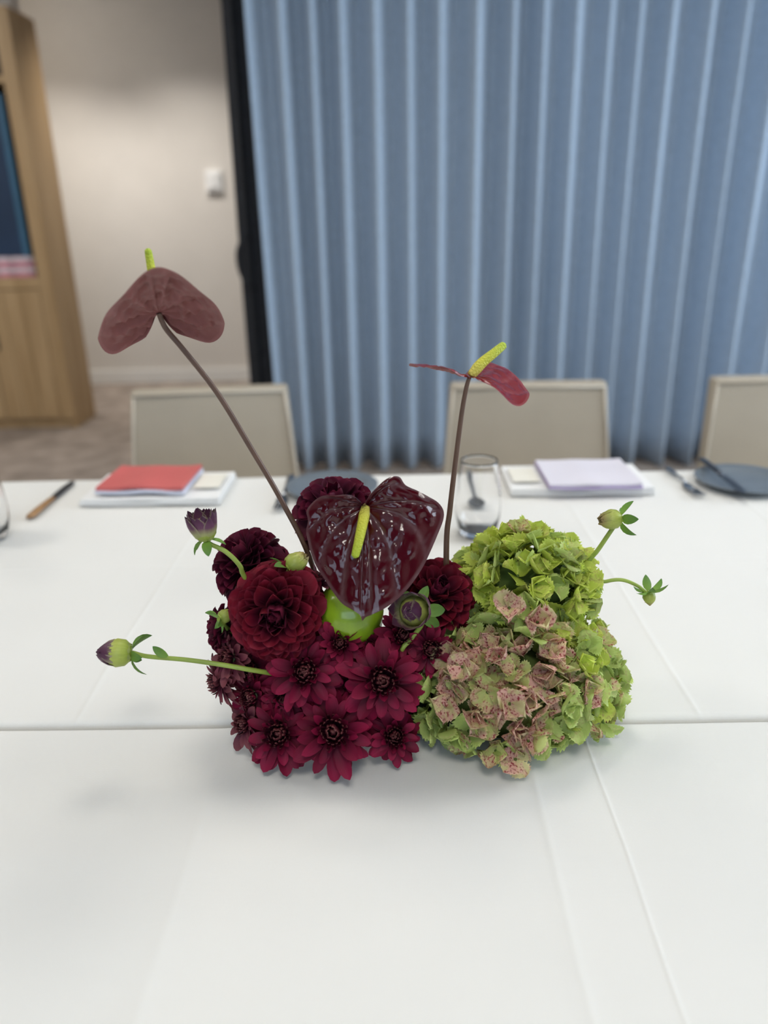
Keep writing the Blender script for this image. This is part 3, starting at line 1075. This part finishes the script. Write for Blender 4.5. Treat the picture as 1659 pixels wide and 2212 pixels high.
# ---- hydrangea
def sep_meshes(m):
    out = []
    for k in range(6):
        out.append(petal_mesh('sepal', m, rx(.95, 1.15), roundish, rx(-2, 14), rx(-20, 40), rx(.1, .55), 15, 4, ser=.115, ruffle=rx(.08, .20), seed=30 + k, twist=rx(-.5, .5), fold=rx(-.2, .5), curl=rx(-40, 45), tipd=1.15))
    return out


HS = {k: sep_meshes(M[k]) for k in ('hyd_green', 'hyd_lime', 'hyd_blush', 'hyd_pink')}
bead = MB().lathe([(0, -.35), (.12, -.3), (.05, 0), (.09, .06), (0, .13)], 8)
BEAD = new_mesh('floret_eye', bead.v, bead.f, bead.uv)
BEAD.materials.append(M['hyd_core'])


def hydrangea(label, c, rad, n, choose, base, low=-.55, fl=.0178, seed=1, extra=()):
    """domed head: florets of four toothed sepals on the golden spiral, facing outwards"""
    rnd = random.Random(seed)
    c, base = Vector(c), Vector(base)
    t = thing('hydrangea', label, 'flower', base, 0, 'hydrangea heads')
    bm = bmesh.new()
    bmesh.ops.create_icosphere(bm, subdivisions=3, radius=1)
    for v in bm.verts:
        k = 1 + .12 * noise.noise(v.co * 3.1 + Vector((seed, 0, 0)))
        v.co = Vector((v.co.x * rad[0] * .70 * k, v.co.y * rad[1] * .70 * k, v.co.z * rad[2] * .70 * k)) + c - base
    me = bpy.data.meshes.new('stalk_mass')
    bm.to_mesh(me)
    bm.free()
    me.polygons.foreach_set('use_smooth', [True] * len(me.polygons))
    obj('stalk_mass', me, M['hyd_core'], t)
    stem_obj([base, (base + c) / 2, c], .004, .004, M['stem_green'], t)
    for i in range(n + len(extra)):
        zz = max(-1, 1 - (1 - low) * (i + .5) / n)
        rr = math.sqrt(max(0, 1 - zz * zz))
        ph = i * 2.39996 + rnd.uniform(-.25, .25)
        d = Vector((rr * math.cos(ph), rr * math.sin(ph), zz))
        k = rnd.uniform(.80, 1.02)
        pos = Vector((d.x * rad[0], d.y * rad[1], d.z * rad[2])) * k
        wp = c + pos
        nrm = Vector((d.x / rad[0], d.y / rad[1], d.z / rad[2])).normalized()
        nrm = (nrm + Vector((rnd.uniform(-1, 1), rnd.uniform(-1, 1), rnd.uniform(-1, 1))) * .60).normalized()
        if i >= n:
            wp, nrm = Vector(extra[i - n][0]), Vector(extra[i - n][1]).normalized()
        F = frame(nrm, spin=rnd.uniform(0, 6.3)).to_4x4()
        F.translation = wp - base
        if wp.z < ZT + .008:
            continue
        f = obj('floret', BEAD, None, t, F @ Matrix.Scale(.02, 4))
        mk = choose(d, rnd) if i < n else extra[i - n][2]
        L0 = fl * rnd.uniform(.85, 1.15)
        tilt0 = rnd.uniform(0, 58)
        for q in range(4):
            m = (Matrix.Rotation(q * PI / 2 + rnd.uniform(-.22, .22), 4, 'Z') @ Matrix.Translation((.04, 0, .02 * q)) @ Matrix.Rotation(-math.radians(tilt0 + rnd.uniform(-14, 14)), 4, 'Y')
                 @ Matrix.Rotation(rnd.uniform(-.3, .3), 4, 'X') @ Matrix.Scale(L0 / .02 * rnd.uniform(.85, 1.12), 4))
            if (base + (F @ Matrix.Scale(.02, 4) @ m) @ Vector((1, 0, 0))).z < ZT + .003:
                continue
            mk2 = mk if rnd.random() < .75 or i >= n else choose(d, rnd)
            obj('sepal', rnd.choice(HS[mk2]), None, f, m)
    return t


# ---- buds
BM_ = {k: [petal_mesh('bud_petal', M[k], .56, ovate, 44, 92, .45, 6, 4, seed=53), petal_mesh('bud_petal', M[k], .66, ovate, 42, 140, .55, 6, 4, seed=50), petal_mesh('bud_petal', M[k], .64, ovate, 46, 152, .5, 6, 4, seed=51), petal_mesh('bud_petal', M[k], .60, ovate, 50, 165, .45, 6, 4, seed=52)] for k in ('bud_petal', 'bud_green')}
SEP = [petal_mesh('bract', M['sepal_leaf'], .55, ovate, 20, -40, .25, 6, 4, seed=60), petal_mesh('bract', M['sepal_leaf'], .5, ovate, 5, -20, .35, 6, 4, seed=61)]


def bud(label, c, axis, R_, path, key='bud_petal', opened=0, bracts=5, bract_len=1.25, stem_r=.0023, petals=True, side_leaf=None, spin=0.0):
    """c centre of the bud, axis from stem to tip, R_ its radius; path = stem points from the foam up"""
    base = Vector(path[0])
    t = thing('dahlia_bud', label, 'flower bud', base, 0, 'dahlia buds')
    ax = Vector(axis).normalized()
    c = Vector(c)
    F = frame(ax, spin=spin).to_4x4()
    F.translation = c - base - ax * R_ * .95
    bottom = c - ax * R_ * .95
    st = stem_obj(list(path) + [bottom], stem_r, stem_r * .85, M['stem_green'], t, 8)
    MB().lathe([(0, 0), (.45 * R_, .06 * R_), (.78 * R_, .4 * R_), (.86 * R_, .9 * R_), (.66 * R_, 1.35 * R_), (.3 * R_, 1.6 * R_), (0, 1.64 * R_)], 14, F).build('heart', M['bud_green'], t, True)
    for ring, (n, sc, rot, dz) in enumerate(((8, 2.15, 0, .0), (8, 2.1, .4, .10), (7, 2.0, .1, .18))):
        for k in range(n):
            m = (F @ Matrix.Rotation(rot + 2 * PI * k / n, 4, 'Z') @ Matrix.Translation((R_ * (.52 - .1 * ring), 0, R_ * (.05 + dz))) @ Matrix.Rotation(math.radians(rx(-4, 4)), 4, 'Y')
                 @ Matrix.Scale(R_ * sc * rx(.92, 1.06), 4))
            obj('petal', BM_[key][0 if opened == 1 else (ring + 1 if opened == 0 else (0, 1, 2)[ring])], None, t, m)
    for k in range(bracts):
        m = (F @ Matrix.Rotation(2 * PI * (k + rx(-.15, .15)) / bracts + .3, 4, 'Z') @ Matrix.Translation((R_ * .3, 0, R_ * .02)) @ Matrix.Rotation(math.radians(rx(0, 35)), 4, 'Y')
             @ Matrix.Scale(R_ * bract_len * rx(.8, 1.15), 4))
        obj('bract', SEP[k % 2], None, t, m)
    if side_leaf:
        p, d, l = side_leaf
        Fl = frame(Vector(d).cross(Vector((0, 1, .2))), up=Vector(d)).to_4x4()
        z = Vector(d).normalized()
        X = z
        Z = Vector((-.2, -.9, .4))
        Z = (Z - X * Z.dot(X)).normalized()
        Y = Z.cross(X)
        A = Matrix((X, Y, Z)).transposed().to_4x4()
        A.translation = Vector(p) - base
        obj('bract', SEP[1], None, t, A @ Matrix.Scale(l, 4))
    return t


# ---- anthurium
def anth_mat(name, face, under, rough, coat):
    m, nt, b, N, L = mat(name)
    at_ = N('ShaderNodeAttribute', attribute_name='vein')
    geo = N('ShaderNodeNewGeometry')
    mx = N('ShaderNodeMix', data_type='RGBA')
    L(at_.outputs['Fac'], mx.inputs['Factor'])
    mx.inputs['A'].default_value = (*face, 1)
    mx.inputs['B'].default_value = (*[c * 1.2 + .06 for c in face], 1)
    mu = N('ShaderNodeMix', data_type='RGBA')
    L(at_.outputs['Fac'], mu.inputs['Factor'])
    mu.inputs['A'].default_value = (*under, 1)
    mu.inputs['B'].default_value = (*[c * 1.25 + .02 for c in under], 1)
    mm = N('ShaderNodeMix', data_type='RGBA')
    L(geo.outputs['Backfacing'], mm.inputs['Factor'])
    L(mx.outputs['Result'], mm.inputs['A'])
    L(mu.outputs['Result'], mm.inputs['B'])
    L(mm.outputs['Result'], b.inputs['Base Color'])
    ro = N('ShaderNodeMapRange')
    L(geo.outputs['Backfacing'], ro.inputs['Value'])
    ro.inputs['To Min'].default_value = rough
    ro.inputs['To Max'].default_value = .5
    L(ro.outputs[0], b.inputs['Roughness'])
    co = N('ShaderNodeMapRange')
    L(geo.outputs['Backfacing'], co.inputs['Value'])
    co.inputs['To Min'].default_value = coat
    co.inputs['To Max'].default_value = 0
    L(co.outputs[0], b.inputs['Coat Weight'])
    b.inputs['Coat Roughness'].default_value = .06
    tc = N('ShaderNodeTexCoord')
    n = N('ShaderNodeTexNoise')
    n.inputs['Scale'].default_value = 160
    n.inputs['Detail'].default_value = 2
    L(tc.outputs['Object'], n.inputs['Vector'])
    bp = N('ShaderNodeBump')
    bp.inputs['Strength'].default_value = .12
    bp.inputs['Distance'].default_value = .001
    L(n.outputs['Fac'], bp.inputs['Height'])
    L(bp.outputs[0], b.inputs['Normal'])
    L(bp.outputs[0], b.inputs['Coat Normal'])
    b.inputs['Specular IOR Level'].default_value = .3
    return m


M['spathe'] = anth_mat('anthurium_spathe', (0.052, 0.0015, 0.005), (0.21, 0.068, 0.062), .14, .45)
M['spathe_sunlit'] = anth_mat('anthurium_spathe_sunlit', (0.17, 0.004, 0.010), (0.20, 0.03, 0.03), .22, .12)  # brighter than the other spathes: sunlight put into the base colour
M['spathe_sunlit'].node_tree.nodes['Principled BSDF'].inputs['Specular IOR Level'].default_value = .2
sm, snt, sb_, sN, sL = mat('spadix')
uvn = sN('ShaderNodeUVMap')
sx_ = sN('ShaderNodeSeparateXYZ')
sL(uvn.outputs[0], sx_.inputs[0])
sr = ramp(sN, [(0.0, (0.62, 0.52, 0.10)), (0.35, (0.60, 0.58, 0.04)), (1.0, (0.40, 0.52, 0.03))])
sL(sx_.outputs['X'], sr.inputs[0])
sL(sr.outputs[0], sb_.inputs['Base Color'])
sb_.inputs['Roughness'].default_value = .55
stc = sN('ShaderNodeTexCoord')
sv = sN('ShaderNodeTexVoronoi')
sv.inputs['Scale'].default_value = 620
sL(stc.outputs['Object'], sv.inputs['Vector'])
sbp = sN('ShaderNodeBump', invert=True)
sbp.inputs['Strength'].default_value = .8
sbp.inputs['Distance'].default_value = .0012
sL(sv.outputs['Distance'], sbp.inputs['Height'])
sL(sbp.outputs[0], sb_.inputs['Normal'])
M['spadix'] = sm


def closed_spline(pts, n):
    P = [Vector((a, b)) for a, b in pts]
    K = len(P)
    out = []
    for i in range(K):
        a, b, c, d = P[i - 1], P[i], P[(i + 1) % K], P[(i + 2) % K]
        for k in range(n):
            t = k / n
            out.append(0.5 * ((2 * b) + (c - a) * t + (2 * a - 5 * b + 4 * c - d) * t * t + (3 * b - a - 3 * c + d) * t ** 3))
    return out


def anthurium(label, outline, place, A, axes, base, stem_pts, spadix_pts, spadix_r, bump=.0012, zfun=None, stem_r=(.0026, .0022), skin='spathe', rings=34, sub=4, veins=11):
    """outline: (across, towards tip) metres from the stem joint, first point the notch; axes = (across, tip, face normal)"""
    A, base = Vector(A), Vector(base)
    X, Y, Z = [Vector(a).normalized() for a in axes]
    t = thing('anthurium', label, 'flower', base)
    ol = closed_spline(outline, sub)
    K = len(ol)
    tip = max(ol, key=lambda p: p.y).y
    # cumulative angle so that veins are evenly spread
    vs, fs, vein = [], [], []
    vs.append(A - base)
    vein.append(1.0)
    for r in range(1, rings + 1):
        k = (r / rings) ** .92
        for i, p in enumerate(ol):
            ff = i / K
            s = (ff - .085 * k * k * math.sin(2 * PI * ff)) * veins
            # veins arch: the pattern drifts with the radius
            s2 = s
            fr_ = s2 - math.floor(s2)
            dv = min(fr_, 1 - fr_)
            ridge = math.exp(-(dv / .07) ** 2)
            cell = math.sin(PI * fr_) ** .7
            rip = .5 + .5 * math.sin(k * 34 + math.floor(s2) * 2.1 + 5 * abs(fr_ - .5))
            env = min(1, k * 3) * (1 - max(0, (k - .86) / .14)) ** 1
            q = Vector((p.x * k, p.y * k))
            h = bump * env * (cell * (.5 + .35 * rip) - .55 * ridge)
            nz = noise.noise(Vector((q.x * 120 + 3, q.y * 85, veins + .5))) + .5 * noise.noise(Vector((q.x * 210, q.y * 210 + 9, 1.5)))
            h += bump * 1.25 * env * nz
            if zfun:
                h += zfun(q.x, q.y, k)
            wob = .0011 * k ** 3 * math.sin(i / K * 2 * PI * 9 + 1.3)
            vs.append(A - base + X * q.x + Y * q.y + Z * (h + wob))
            vein.append(ridge * (1 - k * .5) if k < .97 else .6)
    for i in range(K):
        fs.append([0, 1 + i, 1 + (i + 1) % K])
    for r in range(rings - 1):
        for i in range(K):
            a, b = 1 + r * K + i, 1 + r * K + (i + 1) % K
            fs.append([a, a + K, b + K, b])
    me = new_mesh('spathe', vs, fs)
    bm = bmesh.new()
    bm.from_mesh(me)
    bm.normal_update()
    sgn = sum(f.normal.dot(Z) * f.calc_area() for f in bm.faces)
    if sgn < 0:
        bmesh.ops.reverse_faces(bm, faces=bm.faces[:])
    bm.to_mesh(me)
    bm.free()
    at_ = me.attributes.new('vein', 'FLOAT', 'POINT')
    at_.data.foreach_set('value', vein)
    me.polygons.foreach_set('use_smooth', [True] * len(me.polygons))
    sp = obj('spathe', me, M[skin], t)
    # spadix
    S = spline(spadix_pts, 8)
    n = len(S) - 1
    rad = []
    for i in range(n + 1):
        u = i / n
        rad.append(spadix_r * (.82 + .3 * min(1, u * 5) - .38 * u) * (1 if u < .93 else max(.12, math.sqrt(max(0, 1 - ((u - .93) / .075) ** 2)))))
    MB().tube([p - base for p in S], rad, 14).build('spadix', M['spadix'], t, True)
    stem_obj(stem_pts, stem_r[0], stem_r[1], M['stem_brown'], t, 8)
    return t


FO = ZT + .028      # height of the foam surface
# the dish that carries it all
t = thing('flower_dish', 'low black oval dish with wet foam under the burgundy flowers', 'dish', (.03, .655, ZT + .0015))
S_ = Matrix.Diagonal((1, .36, 1, 1))
MB().lathe([(0, 0), (.105, 0), (.113, .004), (.116, .022), (.113, .022), (.108, .006), (0, .004)], 48, S_).build('dish', M['tray'], t, True)
MB().box((-.085, -.026, .006), (.085, .026, .032), .006).build('floral_foam', M['foam'], t)

# apple
ap = at(757, 1322, .632)
t = thing('apple', 'shiny green apple half hidden under the large glossy anthurium', 'apple', ap + Vector((0, 0, -.030)))
MB().lathe([(0, .004), (.008, .001), (.016, .0), (.024, .006), (.0295, .018), (.031, .031), (.0285, .044), (.021, .054), (.012, .057), (.005, .054), (0, .049)], 32).build('skin', M['apple'], t, True)
MB().tube([(0, 0, .048), (.001, .002, .056), (.003, .004, .064)], [.0011, .0011, .0014], 8).build('stalk', M['stem_brown'], t, True)

# dahlias
d1 = at(597, 1325, .605)
dahlia('largest open burgundy dahlia, facing out beside the green apple', d1, (.0, -.97, .22), .047, 118, base=(-.07, .645, FO))
dahlia('dark burgundy dahlia leaning out behind the largest dahlia', at(527, 1208, .665), (-.45, -.30, .84), .040, 96, 1, base=(-.08, .66, FO))
dahlia('burgundy dahlia rising behind the large glossy anthurium', at(722, 1092, .688), (-.05, -.30, .95), .043, 96, 1, base=(-.03, .67, FO))
dahlia('burgundy dahlia between the glossy anthurium and the lime hydrangea', at(945, 1282, .655), (.18, -.55, .80), .042, 96, base=(.03, .665, FO))
dahlia('small dusky dahlia with green sprig, half behind the largest dahlia', at(480, 1357, .635), (-.85, -.35, .25), .026, 66, 1, base=(-.09, .655, FO))
dahlia('shaded dark red dahlia pressed against the speckled hydrangea', at(925, 1448, .635), (.1, -.85, .4), .027, 66, 1, base=(.04, .65, FO))

# chrysanthemums
mum('open burgundy chrysanthemum under the largest dahlia', at(660, 1450, .592), (-.02, -.86, .52), .034, spin=.3)
mum('open burgundy chrysanthemum with wide crimson rays below the apple', at(826, 1470, .585), (.06, -.84, .54), .038, spin=1.1)
mum('broad open chrysanthemum drooping lowest onto the tablecloth', at(722, 1578, .572), (0, -.84, .54), .0385, spin=2.0)
mum('open chrysanthemum at the cloth with a tuft of folded plum petals', at(606, 1585, .578), (-.12, -.80, .58), .034, spin=.8)
mum('open chrysanthemum at the cloth beside the speckled hydrangea', at(850, 1588, .582), (.14, -.85, .50), .028, spin=.2)
mum('half open chrysanthemum directly under the green apple', at(735, 1390, .605), (.03, -.80, .60), .023, spin=.5, closed=14)
mum('half open chrysanthemum at the foot of the striped bud', at(870, 1375, .615), (.12, -.75, .65), .027, spin=1.5, closed=8)
mum('small closed chrysanthemum beside the green apple', at(800, 1395, .612), (.05, -.6, .8), .018, closed=42, spin=.9)
mum('small shaded chrysanthemum between the wide rayed blooms', at(756, 1478, .603), (0, -.9, .4), .018, closed=22)
mum('shaded chrysanthemum tucked behind the folded plum tuft', at(617, 1508, .598), (-.1, -.85, .45), .024, closed=10, spin=2.2)
mum('faded chrysanthemum turned sideways under the long green bud stem', at(480, 1470, .615), (-.88, -.40, -.10), .026, key='b', closed=0, base=(-.10, .655, FO))
mum('faded chrysanthemum above the long green bud stem', at(505, 1420, .612), (-.70, -.60, .35), .025, key='b', closed=20, base=(-.10, .655, FO))
mum('dusky chrysanthemum turned sideways against the plum tuft', at(540, 1560, .60), (-.75, -.55, .2), .026, key='b', closed=14, base=(-.10, .65, FO))
mum('plum chrysanthemum filling the gap under the faded ones', at(550, 1500, .605), (-.5, -.8, .2), .026, closed=0, base=(-.09, .65, FO))
mum('brownish chrysanthemum seen from behind near the small green bud', at(684, 1262, .64), (.30, .35, .88), .022, key='b', closed=32, base=(-.04, .66, FO))
mum('shaded crimson chrysanthemum beside the striped bud stem', at(925, 1400, .61), (.25, -.85, .35), .026, closed=0, base=(.04, .65, FO))


mum('plum chrysanthemum wedged between the largest dahlia and the long bud stem', at(548, 1447, .618), (-.35, -.85, .35), .026, closed=4, base=(-.09, .65, FO))


# hydrangeas
def ch_lime(d, r):
    return 'hyd_lime' if r.random() < .72 else ('hyd_green' if r.random() < .88 else 'hyd_blush')


def ch_speck(d, r):
    k = d.dot(Vector((-.05, -.75, .5)))
    if k > .62:
        return 'hyd_pink' if r.random() < .55 else 'hyd_blush'
    if k > .25:
        return 'hyd_blush' if r.random() < .35 else ('hyd_pink' if r.random() < .3 else 'hyd_green')
    return 'hyd_green'


def ch_green(d, r):
    return 'hyd_blush' if r.random() < .16 else ('hyd_lime' if r.random() < .25 else 'hyd_green')


hydrangea('lime green hydrangea head with the two bud stems beside it', at(1140, 1265, .680), (.060, .055, .048), 120, ch_lime, (.09, .665, FO), seed=2)
hydrangea('green hydrangea head freckled pink and dark red, spilling onto the cloth', at(1082, 1490, .622), (.078, .056, .066), 165, ch_speck, (.08, .655, FO), -.8, seed=5, extra=[(at(1112, 1640, .562), (.1, -.8, .5), 'hyd_pink'), (at(1072, 1622, .566), (-.3, -.8, .4), 'hyd_blush'), (at(1140, 1600, .562), (.4, -.8, .4), 'hyd_pink'), (at(1100, 1520, .560), (.1, -.9, .6), 'hyd_pink'), (at(1000, 1440, .575), (-.6, -.7, .5), 'hyd_pink'), (at(1100, 1315, .600), (0, -.6, .8), 'hyd_pink'), (at(1160, 1345, .595), (.2, -.7, .7), 'hyd_pink')])
hydrangea('dense green hydrangea head with blushed tips beside the freckled one', at(1220, 1472, .652), (.049, .052, .062), 120, ch_green, (.11, .66, FO), -.8, fl=.0165, seed=9)

# anthuriums
U = .2411 * 4.04e-4
raw = [(690, 372), (745, 290), (800, 230), (880, 160), (950, 130), (1010, 140), (1060, 210), (1170, 260), (1260, 310), (1350, 365), (1400, 440), (1395, 530), (1340, 660), (1270, 810), (1190, 960), (1070, 1120), (960, 1220), (850, 1290), (750, 1335), (690, 1362), (660, 1392), (638, 1340), (560, 1290), (480, 1245), (400, 1150), (320, 1030), (250, 920), (200, 800), (170, 680), (158, 600), (180, 510), (165, 430), (200, 370), (270, 310), (340, 288), (440, 290), (530, 285), (600, 300), (655, 345)]
oC = [((x - 700) * U, (y - 400) * U) for x, y in raw]
aC = at(790, 1096, .625)
tipd = Vector((0, -.36, -.93))
nC = Vector((0, -.93, .36))


def zC(x, y, k):
    return .010 * math.sin(min(1, k) * PI * .5) - .030 * (x / .065) ** 2 * .55 - (.012 * max(0, -y / .03) ** 2) * .4 + .004 * math.sin(x * 60 + 1) * k


spC = [aC + nC * .004, aC + nC * .012 + tipd * .012 + Vector((-.002, 0, 0)), aC + nC * .016 + tipd * .030 + Vector((-.006, 0, 0)), aC + nC * .015 + tipd * .043 + Vector((-.0095, 0, 0))]
anthurium('large glossy dark red anthurium facing out over the apple', oC, None, aC, ((1, 0, 0), tipd, nC), (.0, .665, FO),
          [(.0, .665, FO), (-.005, .685, FO + .09), (-.012, .672, aC.z - .03), aC + Vector((0, .004, 0))], spC, .0046, bump=.0021, zfun=zC)

HEART = [(0, -.004), (.008, -.018), (.022, -.030), (.040, -.030), (.053, -.018), (.057, .002), (.053, .024), (.043, .046), (.028, .068), (.012, .086), (0, .098)]
HEART = HEART + [(-x, y) for x, y in HEART[-2:0:-1]]

# tall one seen from below: tip away and up, lobes arching down towards the viewer
aA = at(343, 676, .655)
oA = [(x * .90, y * .92) for x, y in HEART]


def zA(x, y, k):
    return -.012 * max(0, -y / .03) ** .8 * min(1, abs(x) / .012) - .019 * (abs(x) / .055) ** 1.7 + .004 * max(0, y / .09)


tA = Vector((.30, -.86, .42)).normalized()
xA = Vector((-.95, -.30, -.07))
xA = (xA - tA * xA.dot(tA)).normalized()
nA = xA.cross(tA)
anthurium('tall matt brown red anthurium showing its underside', oA, None, aA, (xA, tA, nA), (-.055, .665, FO),
          [(-.055, .665, FO), at(676, 1225, .665), at(610, 1085, .665), at(540, 965, .665), at(470, 850, .665), at(400, 760, .662), at(362, 715, .66), at(350, 694, .657), aA],
          [aA + nA * .003 + tA * .003, aA + tA * .012 + nA * .022, aA + tA * .016 + nA * .036, aA + tA * .020 + nA * .047], .0038, bump=.0032, zfun=zA)

# slim one seen edge-on
aB = at(1014, 815, .66)
tB = Vector((.05, .98, -.14)).normalized()
xB = Vector((.93, -.05, -.12))
xB = (xB - tB * xB.dot(tB)).normalized()
nB = xB.cross(tB)


def zB(x, y, k):
    g = max(-.17, min(1, x / .035))
    z = .34 * g * y
    if x > 0:
        return z - .007 * (x / .055) + .003 * math.sin(x * 110)
    return z + .006 * math.sin(min(1, -x / .045) * 2.0) - .001


anthurium('slim glossy anthurium coloured sunlit red, held level and seen edge on', [(x * .93, y * .9) for x, y in HEART], None, aB, (xB, tB, nB), (.05, .67, FO),
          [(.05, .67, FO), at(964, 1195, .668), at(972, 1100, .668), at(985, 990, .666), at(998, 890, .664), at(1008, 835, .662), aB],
          [aB + Vector((.001, -.003, .002)), at(1040, 785, .662), at(1068, 762, .668), at(1091, 743, .675)], .0046, bump=.0013, zfun=zB, stem_r=(.0030, .0018), skin='spathe_sunlit')

# buds
bud('purple streaked bud opening upward on a bent green stem', at(440, 1140, .622), (-.12, .0, 1), .0125,
    [(-.085, .64, FO + .03), at(540, 1265, .625), at(518, 1222, .62), at(488, 1192, .62), at(456, 1176, .622)], opened=1, bracts=5)
bud('striped bud on a long green stem reaching sideways over the cloth', at(250, 1410, .59), (-1, -.15, .10), .0150,
    [(-.085, .645, FO + .02), at(560, 1450, .592), at(480, 1436, .588), at(400, 1425, .588), at(320, 1418, .59)], bracts=5, side_leaf=(at(362, 1418, .588), (-.75, 0, .55), .016))
bud('striped bud facing outward beside the glossy anthurium tip', at(893, 1320, .60), (-.28, -.82, .42), .0155,
    [(.02, .645, FO + .02), at(868, 1412, .605), at(890, 1378, .606), at(913, 1345, .614)], bracts=6, bract_len=1.4, opened=2)
bud('yellow green bud with dark green bracts rising over the lime hydrangea', at(1318, 1122, .66), (-.95, -.25, .05), .0112,
    [(.12, .67, FO + .03), at(1262, 1225, .665), at(1290, 1190, .662), at(1312, 1158, .66), at(1330, 1132, .66)], key='bud_green', bracts=5, bract_len=1.5)
bud('tiny nodding green bud on an arched stem beside the lime hydrangea', at(1402, 1291, .655), (.1, -.1, -1), .0072,
    [(.12, .67, FO + .03), at(1270, 1272, .665), at(1310, 1256, .66), at(1345, 1253, .657), at(1378, 1266, .655), at(1398, 1282, .655)], key='bud_green', bracts=6, bract_len=2.2, stem_r=.0019)
bud('small green bud with open bracts behind the largest dahlia', at(640, 1214, .635), (.75, .40, .42), .0115,
    [(-.06, .655, FO + .03), at(640, 1290, .655), at(618, 1235, .642)], key='bud_green', bracts=7, bract_len=1.3)
bud('pale green sprig bud beside the small dusky dahlia', at(487, 1330, .610), (.55, .55, .1), .0075,
    [(-.085, .65, FO + .02), at(510, 1370, .63), at(482, 1345, .618)], key='bud_green', bracts=5, bract_len=1.6)
